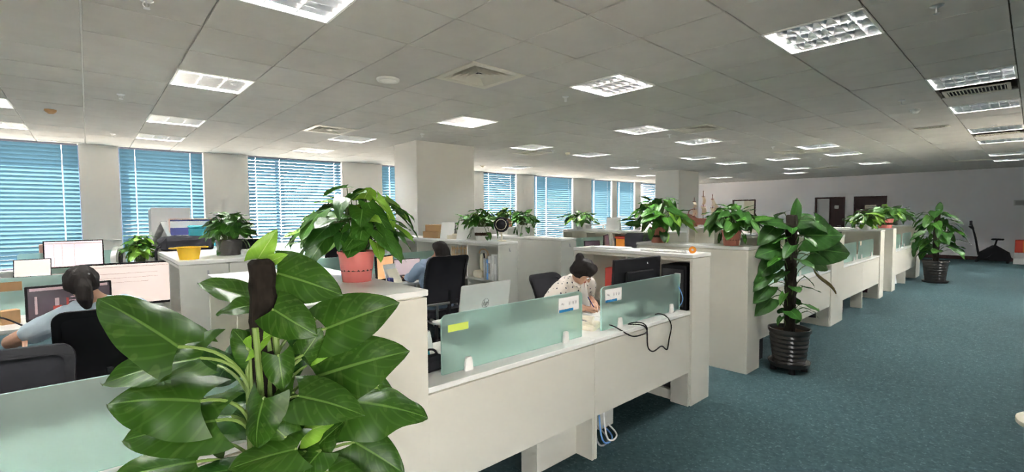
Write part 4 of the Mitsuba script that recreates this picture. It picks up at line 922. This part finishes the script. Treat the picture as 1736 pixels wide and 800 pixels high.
def frame(B, T, N, roll=0.):
    B, T, N = (np.asarray(v, float) for v in (B, T, N))
    x = T - B; L = np.linalg.norm(x); x = x / L
    y = np.cross(N, x); y /= np.linalg.norm(y) + 1e-9; z = np.cross(x, y)
    M = np.eye(4); M[:3, 0], M[:3, 1], M[:3, 2], M[:3, 3] = x * L, y * L, z * L, B
    return M
NEARV = [dict(nt=20, ns=10, width=.86, droop=.20, fold=.22, curl=.22, wave=.022, seed=1), dict(nt=20, ns=10, width=.98, droop=.30, fold=.10, curl=.30, wave=.03, seed=2), dict(nt=20, ns=10, width=.72, droop=.16, fold=.35, curl=.10, wave=.03, seed=3), dict(nt=20, ns=10, width=.60, droop=.34, fold=.5, curl=.15, wave=.035, seed=4)]
NP = {m: [leaf_ply(m, **k) for k in NEARV] for m in (LEAFN, LEAFL, LEAFD)}
SMALLV = [dict(nt=7, ns=3, width=.80, droop=.18, fold=.25, seed=5), dict(nt=7, ns=3, width=.68, droop=.32, fold=.35, seed=6), dict(nt=7, ns=3, width=.90, droop=.10, fold=.15, seed=7)]
SP = {m: [leaf_ply(m, **k) for k in SMALLV] for m in (LEAFD, LEAFM, LEAFL)}

def pot_profile(r0, r1, h, rim=.012, ribs=0):
    p = [(0, 0), (r0, 0)]
    n = max(ribs * 4, 1)
    for i in range(1, n + 1):
        u = i / n * (1 - rim * 2.2 / h); rr = r0 + (r1 - r0) * u
        if ribs: rr += .006 * (.5 + .5 * math.cos(2 * math.pi * i / 4))
        p.append((rr, u * h))
    p += [(r1 + rim * .6, h - rim * 2), (r1 + rim * .6, h), (r1 - rim * .3, h), (r1 - rim, h - rim * 2), (r0 * .9, h * .35), (0, h * .35)]
    return p
def pole_plant(key, pole_h, pole_w, base_z, pot_r, pot_h, pot_m, dolly):
    put(key, 'pot', lathe(pot_profile(pot_r * .78, pot_r, pot_h, .016, 7), 40, TM((0, 0, base_z))), pot_m, 30)
    put(key + '__pot', 'soil', cyl([0, 0, base_z + pot_h * .36], [0, 0, base_z + pot_h - .035], pot_r - .025, 28), SOIL)
    put(key, 'saucer', lathe([(0, base_z - .035), (pot_r * .95, base_z - .03), (pot_r * 1.05, base_z + .012), (pot_r * 1.0, base_z + .014), (pot_r * .9, base_z), (0, base_z)], 36), pot_m, 40)
    if dolly:
        for k in range(4):
            a = k * math.pi / 2 + .5; put(key + '__saucer', 'saucer_foot', cyl([pot_r * .75 * math.cos(a), pot_r * .75 * math.sin(a), 0], [pot_r * .75 * math.cos(a), pot_r * .75 * math.sin(a), base_z - .03], .028, 12), BLACK, 40)
    pm = box(-pole_w / 2, pole_w / 2, -pole_w / 2, pole_w / 2, base_z + pot_h - .06, pole_h, .012).subdivide_to_size(.035)
    pm.vertices += (meshkit.noise(pm.vertices * 40)[:, None] - .5) * .010 * np.sign(pm.vertices * [1, 1, 0])
    put(key, 'moss_pole', pm, MOSS)

# ---- the big plant in the foreground; leaves: attachment, tip, facing, variant, material
P1 = np.array([.36, 1.46, 0])
t1 = thing('pole_pothos', 'large broad leaved pothos on a dark pole in the foreground', 'potted plant', P1)
pole_plant(t1, 1.405, .062, .07, .17, .32, GLAZE, True)
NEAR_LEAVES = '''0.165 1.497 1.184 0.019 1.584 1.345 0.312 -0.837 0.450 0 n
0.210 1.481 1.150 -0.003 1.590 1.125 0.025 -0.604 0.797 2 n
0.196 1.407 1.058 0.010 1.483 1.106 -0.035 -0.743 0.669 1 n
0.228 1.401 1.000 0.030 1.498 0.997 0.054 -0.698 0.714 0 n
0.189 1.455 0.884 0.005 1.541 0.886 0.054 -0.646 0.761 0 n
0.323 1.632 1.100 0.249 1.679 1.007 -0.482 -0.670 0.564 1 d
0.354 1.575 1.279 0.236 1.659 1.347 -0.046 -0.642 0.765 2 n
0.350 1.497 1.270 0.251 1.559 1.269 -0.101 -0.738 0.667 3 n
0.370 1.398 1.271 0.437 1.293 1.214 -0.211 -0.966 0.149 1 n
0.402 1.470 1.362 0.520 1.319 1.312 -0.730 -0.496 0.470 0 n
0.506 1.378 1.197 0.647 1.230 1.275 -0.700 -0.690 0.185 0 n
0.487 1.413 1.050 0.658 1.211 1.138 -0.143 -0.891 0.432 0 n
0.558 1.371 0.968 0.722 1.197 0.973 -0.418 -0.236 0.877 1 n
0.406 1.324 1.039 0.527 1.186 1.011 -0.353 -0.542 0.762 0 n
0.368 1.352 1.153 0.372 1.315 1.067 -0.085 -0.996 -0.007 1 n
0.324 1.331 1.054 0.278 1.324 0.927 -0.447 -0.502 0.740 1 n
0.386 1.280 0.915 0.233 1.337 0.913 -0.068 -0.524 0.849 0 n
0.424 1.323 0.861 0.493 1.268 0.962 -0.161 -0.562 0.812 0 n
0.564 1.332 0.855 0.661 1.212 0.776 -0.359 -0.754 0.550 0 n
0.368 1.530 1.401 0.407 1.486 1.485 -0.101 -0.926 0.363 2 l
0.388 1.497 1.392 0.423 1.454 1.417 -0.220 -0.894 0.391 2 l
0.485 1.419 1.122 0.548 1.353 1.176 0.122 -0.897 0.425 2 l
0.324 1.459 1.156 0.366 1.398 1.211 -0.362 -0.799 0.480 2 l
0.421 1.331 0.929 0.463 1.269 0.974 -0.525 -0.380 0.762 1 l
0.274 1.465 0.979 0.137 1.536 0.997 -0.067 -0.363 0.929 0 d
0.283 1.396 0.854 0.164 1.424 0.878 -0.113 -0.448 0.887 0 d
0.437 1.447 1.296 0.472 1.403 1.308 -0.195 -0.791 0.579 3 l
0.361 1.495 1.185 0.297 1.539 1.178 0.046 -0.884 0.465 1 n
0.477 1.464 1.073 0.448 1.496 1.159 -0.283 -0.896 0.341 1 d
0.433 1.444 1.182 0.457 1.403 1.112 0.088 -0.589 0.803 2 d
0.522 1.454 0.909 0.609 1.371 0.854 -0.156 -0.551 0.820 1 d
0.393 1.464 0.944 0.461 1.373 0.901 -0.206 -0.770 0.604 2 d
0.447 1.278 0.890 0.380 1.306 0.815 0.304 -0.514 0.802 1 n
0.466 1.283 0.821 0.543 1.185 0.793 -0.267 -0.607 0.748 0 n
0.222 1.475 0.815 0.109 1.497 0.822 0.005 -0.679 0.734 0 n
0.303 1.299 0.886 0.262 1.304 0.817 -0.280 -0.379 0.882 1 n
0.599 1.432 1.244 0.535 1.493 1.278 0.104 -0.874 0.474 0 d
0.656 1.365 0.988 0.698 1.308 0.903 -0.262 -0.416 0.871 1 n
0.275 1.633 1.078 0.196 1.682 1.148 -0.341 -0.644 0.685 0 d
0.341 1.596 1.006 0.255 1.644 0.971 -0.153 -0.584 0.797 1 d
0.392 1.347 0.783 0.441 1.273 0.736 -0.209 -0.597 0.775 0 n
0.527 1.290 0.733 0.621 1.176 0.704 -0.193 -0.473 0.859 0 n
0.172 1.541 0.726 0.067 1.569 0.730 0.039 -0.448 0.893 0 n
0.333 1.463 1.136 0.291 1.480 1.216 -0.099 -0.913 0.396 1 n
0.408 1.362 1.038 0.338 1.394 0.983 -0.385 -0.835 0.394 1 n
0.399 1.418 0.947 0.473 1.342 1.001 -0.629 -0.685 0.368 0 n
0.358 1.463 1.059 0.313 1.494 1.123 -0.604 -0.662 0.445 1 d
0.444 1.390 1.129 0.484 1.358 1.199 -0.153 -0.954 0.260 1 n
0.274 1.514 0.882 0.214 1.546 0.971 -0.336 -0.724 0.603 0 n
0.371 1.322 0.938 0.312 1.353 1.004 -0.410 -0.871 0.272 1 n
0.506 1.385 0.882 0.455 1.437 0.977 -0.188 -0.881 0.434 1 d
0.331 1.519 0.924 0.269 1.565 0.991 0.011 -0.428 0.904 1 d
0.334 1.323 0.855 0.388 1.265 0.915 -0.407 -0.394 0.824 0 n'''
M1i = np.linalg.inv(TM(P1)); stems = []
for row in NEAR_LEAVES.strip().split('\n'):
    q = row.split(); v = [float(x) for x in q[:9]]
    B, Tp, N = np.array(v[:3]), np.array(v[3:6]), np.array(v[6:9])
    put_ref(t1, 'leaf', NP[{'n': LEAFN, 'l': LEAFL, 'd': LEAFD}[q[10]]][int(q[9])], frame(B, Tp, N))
    Bl = B - P1; zz = max(.42, Bl[2] - .10 - .35 * np.hypot(Bl[0], Bl[1])); a = math.atan2(Bl[1], Bl[0])
    s0 = np.array([.036 * math.cos(a), .036 * math.sin(a), min(zz, 1.30)])
    if np.linalg.norm(Bl - s0) > .03:
        mid = (s0 + Bl) / 2 + [0, 0, .03 + .12 * np.linalg.norm(Bl - s0)]
        stems.append(tube([s0, mid, Bl + (Tp - B) * .01], [.0065, .005, .0042], 6, 10))
for k in range(5):
    a = k * 1.25; stems.append(tube([(.045 * math.cos(a), .045 * math.sin(a), .36), (.042 * math.cos(a + .5), .042 * math.sin(a + .5), .8), (.040 * math.cos(a + .2), .040 * math.sin(a + .2), 1.1 + .04 * k)], .009, 7, 20))
put(t1, 'stems', cat(stems), STEM, 40)

def scatter_leaves(key, O, spec, seed, mats, stem_m=STEMD, stem_r=.0028, low=None):
    """spec: list of (attach point, tip direction, length, normal). Writes leaf parts and one stem part."""
    r = random.Random(seed); st = []
    for (s0, B, d, L, N) in spec:
        lim = 1.745 - O[1] if O[1] < 1.74 and O[2] < .1 else 9
        d = np.array(d, float); B = np.array(B, float); N = np.array(N, float)
        if B[1] > lim - .03: B[1] = lim - .03
        if B[1] + d[1] * L > lim - .02: d[1] = (lim - .02 - B[1]) / L; d = unit(d)
        if low is not None:
            B[2] = max(B[2], low)
            if B[2] + d[2] * L < low: d[2] = (low - B[2]) / L
        m = r.choices(list(mats), list(mats.values()))[0]
        put_ref(key, 'leaf', SP[m][r.randrange(3)], frame(O + B, O + B + np.asarray(d) * L, N))
        mid = (s0 + B) / 2 + [0, 0, .25 * np.linalg.norm(B - s0)]
        st.append(tube([s0, mid, B], stem_r, 4, 6))
    put(key, 'stems', cat(st), stem_m, 40)
def unit(v): v = np.asarray(v, float); return v / (np.linalg.norm(v) + 1e-9)

def pole_foliage(key, O, n, z0, z1, rad, L0, L1, seed, mats, special=()):
    r = random.Random(seed); spec = []
    for k in range(n):
        z = z0 + (z1 - z0) * (k + r.random()) / n; a = k * 2.4 + r.uniform(-.5, .5)
        u = (z - z0) / (z1 - z0)
        R = rad * r.uniform(.45, 1.) * (1 - .45 * max(0, u - .75) / .25)
        s0 = np.array([.045 * math.cos(a), .045 * math.sin(a), max(z - .10, z0 - .1)])
        B = np.array([R * math.cos(a), R * math.sin(a), z + r.uniform(-.02, .05)])
        d = unit([math.cos(a + r.uniform(-.5, .5)), math.sin(a + r.uniform(-.5, .5)), r.uniform(-1.0, -.1)])
        N = unit([math.cos(a) * .7, math.sin(a) * .7, 1.0])
        spec.append((s0, B, d, r.uniform(L0, L1), N))
    spec += list(special)
    scatter_leaves(key, O, spec, seed, mats, STEMD, .004)
V = np.array
P2 = V([4.98, 1.545, 0])
t = thing('pole_pothos', 'tall dark pole pothos in a ribbed black pot beside the aisle cabinet', 'potted plant', P2)
pole_plant(t, 1.50, .085, .085, .175, .33, GLAZE, True)
rt = V([.74, -.67, 0])     # to the right as the camera sees it
sp = [(V([0, -.04, 1.25]), rt * .12 + V([0, 0, 1.30]), unit(rt + V([0, 0, .04])), .40, unit(V([-.9, -.5, .35]))), (V([0, -.04, 1.1]), rt * .20 + V([0, 0, 1.17]), unit(rt + V([0, 0, -.10])), .42, unit(V([-.95, -.5, .15]))),
      (V([0, -.04, 1.42]), rt * .03 + V([0, 0, 1.50]), unit(rt * .25 + V([0, 0, 1])), .17, unit(V([-.7, -.7, .2]))), (V([0, -.03, 1.4]), rt * .06 + V([0, 0, 1.44]), unit(rt * .9 + V([0, 0, .1])), .22, unit(V([-.8, -.4, .5]))),
      (V([0, 0, 1.35]), rt * -.08 + V([0, 0, 1.42]), unit(-rt + V([0, 0, .1])), .26, unit(V([-.4, -.4, .9]))), (V([0, 0, 1.05]), rt * -.10 + V([0, 0, 1.18]), unit(-rt + V([0, 0, -.2])), .28, unit(V([-.7, -.7, .5])))]
for k, (dx, z) in enumerate(((-.30, .86), (-.28, .74), (-.24, .62), (-.20, 1.0), (-.22, 1.30), (.30, 1.36), (.24, 1.02))):
    sp.append((V([0, 0, z + .05]), rt * dx * .75 + V([0, 0, z + .08]), unit(rt * dx * 1.6 + V([0, 0, -.25])), .24, unit(V([-.7, -.7, .45]))))
pole_foliage(t, P2, 38, .48, 1.50, .19, .10, .19, 11, {LEAFD: 6, LEAFM: 1}, sp)
dry = [rt * .22 + V([0, 0, .98]), rt * .28 + V([0, 0, .90]), rt * .36 + V([0, 0, .84]), rt * .44 + V([0, 0, .74])]
put(t, 'dry_leaf', tube([p for p in dry], [.006, .016, .018, .006], 5, 14), BROWNLEAF, 40, label='withered brown leaf hanging')
P3 = V([13.4, 1.38, 0])
t = thing('pole_pothos', 'farther pole pothos in a black pot before the exercise bike', 'potted plant', P3)
pole_plant(t, 1.46, .10, .03, .215, .44, GLAZE, False)
pole_foliage(t, P3, 52, .62, 1.52, .36, .18, .34, 21, {LEAFD: 5, LEAFM: 2}, [(V([0, 0, 1.45]), V([-.02, -.03, 1.56]), unit(V([.1, -.1, 1])), .16, unit(V([-1, -.2, .1])))])

def bush(label, x, y, z, pot, rx, rz_, zc, n, L0, L1, seed, mats, trail=0, group=None, ry=None, saucer=True, name='pothos'):
    """A bushy pothos in a small pot; pot = (r0, r1, h, material)."""
    O = V([x, y, z]); t = thing(name, label, 'potted plant', O, group=group)
    r0, r1, h, m = pot
    put(t, 'pot', lathe(pot_profile(r0, r1, h, .006), 32), m, 30)
    put(t + '__pot', 'soil', cyl([0, 0, h * .36], [0, 0, h - .02], r1 - .012, 20), SOIL)
    r = random.Random(seed); spec = []; ry = ry or rx
    for k in range(n):
        a = k * 2.39996 + r.uniform(-.3, .3); e = math.asin(min(1, max(-.45, -.35 + 1.35 * (k + .5) / n))); q = r.uniform(.6, 1.)
        B = V([rx * q * math.cos(e) * math.cos(a), ry * q * math.cos(e) * math.sin(a), h + zc + rz_ * q * math.sin(e)])
        d = unit([math.cos(a + r.uniform(-.6, .6)), math.sin(a + r.uniform(-.6, .6)), r.uniform(-1.1, .15) if e < 1.0 else r.uniform(-.2, .7)])
        N = unit([math.cos(a) * math.cos(e) * .9, math.sin(a) * math.cos(e) * .9, .55 + math.sin(e) * .6])
        spec.append((V([r1 * .4 * math.cos(a), r1 * .4 * math.sin(a), h - .02]), B, d, r.uniform(L0, L1), N))
    for k in range(trail):
        a = r.uniform(0, 6.28); zt = h - r.uniform(0.0, h + .02 if z < 1 else h * .9)
        B = V([(r1 + .03 + r.uniform(0, .06)) * math.cos(a), (r1 + .03 + r.uniform(0, .06)) * math.sin(a), zt])
        spec.append((V([r1 * .9 * math.cos(a), r1 * .9 * math.sin(a), h]), B, unit([math.cos(a) * .4, math.sin(a) * .4, -1]), r.uniform(L0, L1) * .8, unit([math.cos(a), math.sin(a), .3])))
    scatter_leaves(t, O, spec, seed, mats, low=.012)
    return t
LM = {LEAFM: 5, LEAFL: 1, LEAFD: 1}; LD = {LEAFD: 4, LEAFM: 3}; LB = {LEAFM: 3, LEAFL: 3}
bush('large leafy pothos in a pink plastic pot on the near cabinet', .985, 2.25, HC, (.068, .088, .15, PINK), .24, .22, .10, 84, .10, .18, 31, {LEAFM: 6, LEAFL: 1, LEAFD: 2})
t = thing('bucket', 'light blue plastic bucket behind the pink pot', 'bucket', (1.04, 2.42, HC)); put(t, None, lathe([(0, 0), (.06, 0), (.075, .135), (.078, .135), (.078, .14), (.07, .14), (.056, .006), (0, .006)], 28), BLUEP, 40)
bush('bushy pothos with upright leaves in a terracotta pot before the model ship', 4.66, 2.76, HC, (.075, .10, .17, TERRA), .27, .24, .10, 74, .11, .19, 32, LM, 6)
bush('bushy dark pothos in a terracotta pot left of the tall pole plant', 4.70, 1.99, HC, (.07, .09, .15, TERRA), .23, .16, .09, 62, .10, .17, 33, LD, 5)
bush('pothos in a wide white flowerpot beside the black fan', 3.62, 4.57, HC, (.075, .105, .17, WHITE), .20, .14, .08, 52, .09, .15, 34, LM, 6)
bush('pothos in a white pot on the plain backed cabinet', 4.72, 4.98, HC, (.085, .10, .16, WHITE), .20, .13, .08, 46, .09, .14, 35, LD, 8)
bush('pothos in a terracotta pot before the open bright blind', 5.55, 6.26, HC + .10, (.07, .09, .14, TERRA), .20, .13, .08, 40, .09, .15, 36, {LEAFM: 3, LEAFL: 1})
t = thing('shelf_cabinet', 'white cabinet under the terracotta pot by the open blind', 'cabinet'); put(t, 'body', box(5.3, 5.8, 6.0, 6.6, 0, HC + .075, .003), PANELG); put(t, 'top', box(5.29, 5.81, 5.99, 6.61, HC + .075, HC + .10, .003), WHITE)
bush('dark trailing creeper left of the white flowerpot', 3.70, 5.02, HC, (.04, .05, .08, DARK), .10, .16, .10, 30, .07, .11, 37, LD)
bush('wide bushy pothos in the middle distance before the closed blind', 7.42, 6.2, HC, (.08, .1, .12, WHITE), .26, .16, .08, 66, .10, .16, 38, {LEAFM: 4, LEAFL: 1}, ry=.42)
bush('dark bushy pothos behind the yellow basin', (.87), 4.50, HC, (.08, .10, .13, GLAZE), .15, .15, .09, 74, .08, .12, 39, LD, 6)
bush('pale variegated pothos before the left blind, trailing down', .355, 5.70, D, (.06, .075, .33, WHITE), .10, .16, .12, 62, .07, .105, 40, {LEAFM: 3, LEAFL: 2}, 26)
bush('bright green bushy pothos on the far aisle cabinet', 10.36, 2.02, HC, (.08, .1, .13, WHITE), .24, .14, .06, 56, .11, .18, 41, LB, 14)
bush('pothos in a pink pot on the far aisle cabinet', 11.42, 1.92, HC, (.10, .13, .18, PINK), .30, .16, .09, 52, .13, .2, 42, LM)
bush('dark pothos behind the pink pot on the far aisle cabinets', 13.9, 2.2, HC, (.09, .11, .14, GLAZE), .42, .2, .08, 50, .13, .22, 43, LD)

# ------------------------------------------------------------------ people
def blob(chains, edge=.014, it=8):
    """One continuous surface round chains of (point, radius) joints."""
    parts = []
    for ch in chains:
        for (p, r), (q, s) in zip(ch[:-1], ch[1:]):
            pts = []
            for c, rad in ((p, r), (q, s)):
                rad = np.broadcast_to(rad, (3,))
                pts.append(_ico * rad + np.asarray(c, float))
            parts.append(m3.Manifold.hull_points(np.vstack(pts).astype(np.float32)))
    m = m3.Manifold.batch_boolean(parts, m3.OpType.Add).refine_to_length(edge)
    me = m.to_mesh(); tm = trimesh.Trimesh(me.vert_properties[:, :3], me.tri_verts, process=True)
    trimesh.smoothing.filter_taubin(tm, lamb=.5, nu=.53, iterations=it)
    return tm
_ico = np.array(trimesh.creation.icosphere(2).vertices)
def slab(m, o, n):
    s = trimesh.intersections.slice_mesh_plane(m, plane_normal=n, plane_origin=o, cap=False); return s
def hand(O, X, Z, side, curl=.5, s=1.):
    """Chains of a relaxed hand: O wrist, X towards the fingers, Z out of the back of the hand."""
    X, Z = unit(X), unit(Z); Y = np.cross(Z, X) * side; X, Y, Z = (np.asarray(v) for v in (X, Y, Z))
    P = lambda x, y, z: O + (X * x + Y * y + Z * z) * s
    ch = [[(P(0, 0, 0), .024 * s), (P(.035, .012, 0), .02 * s), (P(.08, .026, 0), .012 * s)], [(P(.02, 0, 0), .02 * s), (P(.085, .004, .003), .012 * s)], [(P(.02, -.01, 0), .02 * s), (P(.078, -.026, 0), .011 * s)], [(P(.08, .026, 0), .012 * s), (P(.085, .004, .003), .012 * s), (P(.078, -.026, 0), .011 * s)]]
    for y, L, x0 in ((.028, .070, .082), (.009, .078, .087), (-.010, .072, .085), (-.028, .056, .078)):
        a, p = 0., np.array([x0, y, 0.]); c = [(P(*p), .0090 * s)]
        for seg in (.45, .32, .23):
            a += curl * .75; p = p + [math.cos(a) * L * seg, 0, -math.sin(a) * L * seg]; c.append((P(*p), (.0085 if seg > .4 else .0078 if seg > .3 else .0068) * s))
        ch.append(c)
    ch.append([(P(.02, .022, -.005), .014 * s), (P(.045, .045, -.014), .0105 * s), (P(.072, .050, -.024), .0085 * s), (P(.092, .046, -.032), .007 * s)])
    return ch
HS = .82
def head_parts(C, fwd, up, tilt_s=1.):
    """Skin chains of a head at C looking along fwd; also a function to place features."""
    fwd = unit(fwd); up = unit(np.asarray(up) - fwd * np.dot(up, fwd)); rt = np.cross(fwd, up)
    P = lambda x, y, z: C + (rt * x + fwd * y + up * z) * HS
    ch = [[(P(0, -.01, .035), .082), (P(0, .015, .01), .076)], [(P(0, .015, .0), .072), (P(0, .045, -.065), .040)], [(P(0, .03, -.05), .052), (P(0, .062, -.088), .024)],
          [(P(0, .085, .012), .010), (P(0, .104, -.022), .013)], [(P(-.012, .088, -.024), .009), (P(.012, .088, -.024), .009)], [(P(-.03, .068, -.02), .022), (P(.03, .068, -.02), .022)],
          [(P(-.02, .078, -.056), .010), (P(.02, .078, -.056), .010)], [(P(-.036, .068, .028), .012), (P(.036, .068, .028), .012)]]
    for s in (-1, 1): ch.append([(P(s * .078, -.005, .012), .013), (P(s * .082, -.012, -.02), .009)])
    return [[(p, np.multiply(r, HS)) for p, r in c] for c in ch], P
def face(t, P):
    for s in (-1, 1):
        put(t, 'eye', blob([[(P(s * .031, .0775, .006), (.013, .013, .0085)), (P(s * .0312, .0775, .006), (.013, .013, .0085))]], .006, 2), PAPER, True)
        put(t, 'iris', blob([[(P(s * .031, .0865, .004), .0055), (P(s * .0311, .0866, .004), .0055)]], .004, 2), BLACK, True)
        put(t, 'eyebrow', tube([P(s * .014, .086, .028), P(s * .032, .088, .034), P(s * .052, .076, .028)], [.003, .0036, .002], 6, 10), HAIR, True)
    put(t, 'lips', blob([[(P(-.020, .085, -.052), .005), (P(0, .091, -.051), .0065), (P(.020, .085, -.052), .005)], [(P(-.016, .086, -.059), .005), (P(0, .0905, -.060), .007), (P(.016, .086, -.059), .005)]], .004, 2), SKIND, True)

def seated(label, J, mats, hair, faceon=True, dots_=False, group=None):
    """J: joints in world space. One continuous body; clothes and hair are its children."""
    t = thing('person', label, 'person')
    hd, P = head_parts(J['head'], J['look'], J['up'])
    body = list(hd)
    body.append([(J['neck'], .048), (P(0, -.012, -.04), .052)])
    torso = [[(J['hip'] + J['side'] * s * .085, .105), (J['waist'] + J['side'] * s * .07, .085), (J['chest'] + J['side'] * s * .085, .090), (J['shm'] + J['side'] * s * .10, .060)] for s in (-1, 1)]
    torso += [[(J['hip'], .12), (J['waist'], .105), (J['chest'], .115), (J['shm'], .075), (J['neck'], .048)]]
    body += torso; hands = []
    for s in ('l', 'r'):
        body.append([(J['sh' + s], .058), (J['el' + s], .041), (J['wr' + s], .027)])
        body.append([(J['shm'], .06), (J['sh' + s], .056)])
        hands += hand(J['wr' + s], J['hx' + s], J['hz' + s], 1 if s == 'l' else -1, J.get('curl' + s, .5), .93)
        body.append([(J['hip'] + J['side'] * (-.09 if s == 'l' else .09), .10), (J['kn' + s], .065), (J['an' + s], .042)])
    for s in ('l', 'r'): body.append([(J['an' + s], .042), (J['an' + s] + J['fw'] * .14 + [0, 0, -.035], .028)])
    bm = blob(body, .016, 8)
    hm = blob(hands, .0055, 4)
    put(t, 'body', cat(bm, hm), SKIN, True)
    sh = []
    g = .014
    for c in torso: sh.append([(p, r + g) for p, r in c[:4]])
    sh.append([(J['shm'], .075), (J['neck'] * .45 + J['shm'] * .55, .062)])
    for s in ('l', 'r'):
        k = J.get('sleeve', .62)
        e = J['sh' + s] + (J['el' + s] - J['sh' + s]) * min(k, 1)
        c = [(J['sh' + s], .058 + g), (e, .058 - .015 * min(k, 1) + g + .004)]
        if k > 1: c.append((J['el' + s] + (J['wr' + s] - J['el' + s]) * (k - 1), .044))
        sh.append(c); sh.append([(J['shm'], .064 + g * .5), (J['sh' + s], .056 + g)])
    sm = blob(sh, .018, 6)
    k = meshkit.fbm(sm.vertices * [16, 16, 11], 3)
    sm.vertices += sm.vertex_normals * ((k - .5) * .020)[:, None]
    put(t, 'shirt', sm, mats[0], True)
    tr = [[(J['hip'], .128), (J['hip'] + (J['waist'] - J['hip']) * .3, .118)]]
    for s in ('l', 'r'): tr.append([(J['hip'] + J['side'] * (-.09 if s == 'l' else .09), .112), (J['kn' + s], .078), (J['an' + s] + [0, 0, .04], .056)])
    put(t, 'trousers', blob(tr, .03, 5), mats[1], True)
    for s in ('l', 'r'): put(t, 'shoe', blob([[(J['an' + s] + [0, 0, -.035], .046), (J['an' + s] + J['fw'] * .15 + [0, 0, -.045], .036)]], .02, 3), DARK, True)
    hm_ = blob([[(p, np.multiply(r, HS)) for p, r in c] for c in hair(P)], .011, 6)
    kk = meshkit.noise(hm_.vertices * [60, 60, 14])
    hm_.vertices += hm_.vertex_normals * ((kk - .5) * .006)[:, None]
    put(t, 'hair', hm_, HAIR, True)
    if faceon: face(t, P)
    return t, P
def joints(hip, fw, lean, head, look, arms, up=None, side_shift=0.):
    fw = unit(fw); side = np.cross(fw, [0, 0, 1.]); hip = V(hip); up3 = V([0, 0, 1.])
    J = dict(hip=hip, fw=fw, side=side)
    J['waist'] = hip + up3 * .17 + fw * lean * .25; J['chest'] = hip + up3 * .33 + fw * lean * .62; J['shm'] = hip + up3 * .455 + fw * lean * .95
    head = V(head); J['neck'] = J['shm'] + (head - J['shm']) * .42 + up3 * .0
    J['head'] = head; J['look'] = V(look); J['up'] = V([0, 0, 1.]) if up is None else V(up)
    for s, g in (('l', -1), ('r', 1)):
        J['sh' + s] = J['shm'] + side * g * .165 - up3 * .03
        el, wr, hx, hz = arms[s]; J['el' + s], J['wr' + s], J['hx' + s], J['hz' + s] = V(el), V(wr), V(hx), V(hz)
        J['kn' + s] = hip + fw * .40 + side * g * .10 + up3 * .0 + V([0, 0, -.02]); J['an' + s] = J['kn' + s] + fw * .02 + V([0, 0, .085 - J['kn' + s][2]])
    return J
cap = lambda P: [[(P(0, -.012, .040), .096), (P(0, -.03, .0), .094)], [(P(-.03, .035, .075), .055), (P(.03, .035, .075), .055)], [(P(-.055, .0, .045), .050), (P(-.055, -.03, -.02), .046)], [(P(.055, .0, .045), .050), (P(.055, -.03, -.02), .046)], [(P(0, -.06, .03), .075), (P(0, -.065, -.05), .055)]]
def pony(P): return cap(P) + [[(P(0, -.10, -.02), .050), (P(.005, -.125, -.06), .050), (P(.01, -.120, -.13), .048), (P(.02, -.10, -.185), .026)]]
def longh(P): return cap(P) + [[(P(-.05, -.04, .0), .065), (P(-.06, -.06, -.14), .055), (P(-.06, -.08, -.30), .04)], [(P(.05, -.04, .0), .065), (P(.06, -.06, -.14), .055), (P(.06, -.08, -.30), .04)], [(P(0, -.06, .0), .08), (P(0, -.085, -.14), .07), (P(0, -.10, -.32), .05)]]
def bun(P): return cap(P) + [[(P(0, -.10, .05), .045), (P(0, -.125, .07), .042)], [(P(-.05, .055, .06), .035), (P(.05, .055, .06), .035)]]
# woman seen from behind, pale blue shirt
J = joints((.06, 3.72, .50), (-.06, 1, 0), .18, (-.045, 3.86, 1.125), (-.05, 1, -.28), dict(l=((-.36, 3.98, .80), (-.30, 4.44, .80), (.2, 1, 0), (0, 0, 1)), r=((.36, 4.0, .80), (.24, 4.46, .80), (-.2, 1, 0), (0, 0, 1))))
t, P = seated('woman seen from behind in a pale blue shirt, hair in a low ponytail', J, (SHIRT, TROUS), pony)
put(t + '__hair', 'hair_clip', cat(*[app(trimesh.creation.icosphere(1, .006), TM(P(.025 + .014 * k, -.118 - .001 * k, .045))) for k in range(2)]), CHROME, label='small bright hair clip')
# long haired woman mostly hidden by the high chair
J = joints((2.88, 4.46, .50), (-.05, 1, 0), .10, (2.955, 4.50, 1.115), (-.1, 1, -.2), dict(l=((2.66, 4.62, .83), (2.72, 4.86, .795), (.3, .9, 0), (0, 0, 1)), r=((3.16, 4.64, .80), (3.0, 4.86, .795), (-.2, 1, 0), (0, 0, 1))))
J['sleeve'] = 1.75
seated('long haired woman in grey blue sleeves hidden behind a high black chair', J, (SHIRT2, TROUS), longh)
# woman in a dotted blouse writing, head bowed
J = joints((2.95, 2.76, .50), (-.03, -1, 0), .27, (2.905, 2.385, 1.065), (.30, -.62, -.78), dict(l=((3.17, 2.56, .81), (3.0, 2.34, .795), (-.8, -.5, -.1), (0, 0, 1)), r=((2.66, 2.54, .81), (2.82, 2.31, .795), (.85, -.45, -.1), (0, 0, 1))), up=(.12, -.5, .7))
J['sleeve'] = .95; J['curll'] = .6; J['curlr'] = .75
t, P = seated('woman in a white dotted blouse bending over her papers, dark hair tied up', J, (POLKA, TROUS), bun)
put(t, 'collar', cat(*[tube([J['neck'] + V([0, 0, -.01]) - J['fw'] * .05 + J['side'] * s * .03, J['neck'] + J['side'] * s * .068 + V([0, 0, -.025]), J['neck'] + J['fw'] * .07 + J['side'] * s * .05 + V([0, 0, -.06])], [.010, .016, .008], 8, 10) for s in (-1, 1)]), POLKA, True)
t = thing('pen', 'pen in the hand of the woman in the dotted blouse', 'pen'); put(t, None, cyl([2.90, 2.25, .765], [2.86, 2.30, .88], .004, 8), NAVY)
bun2 = None
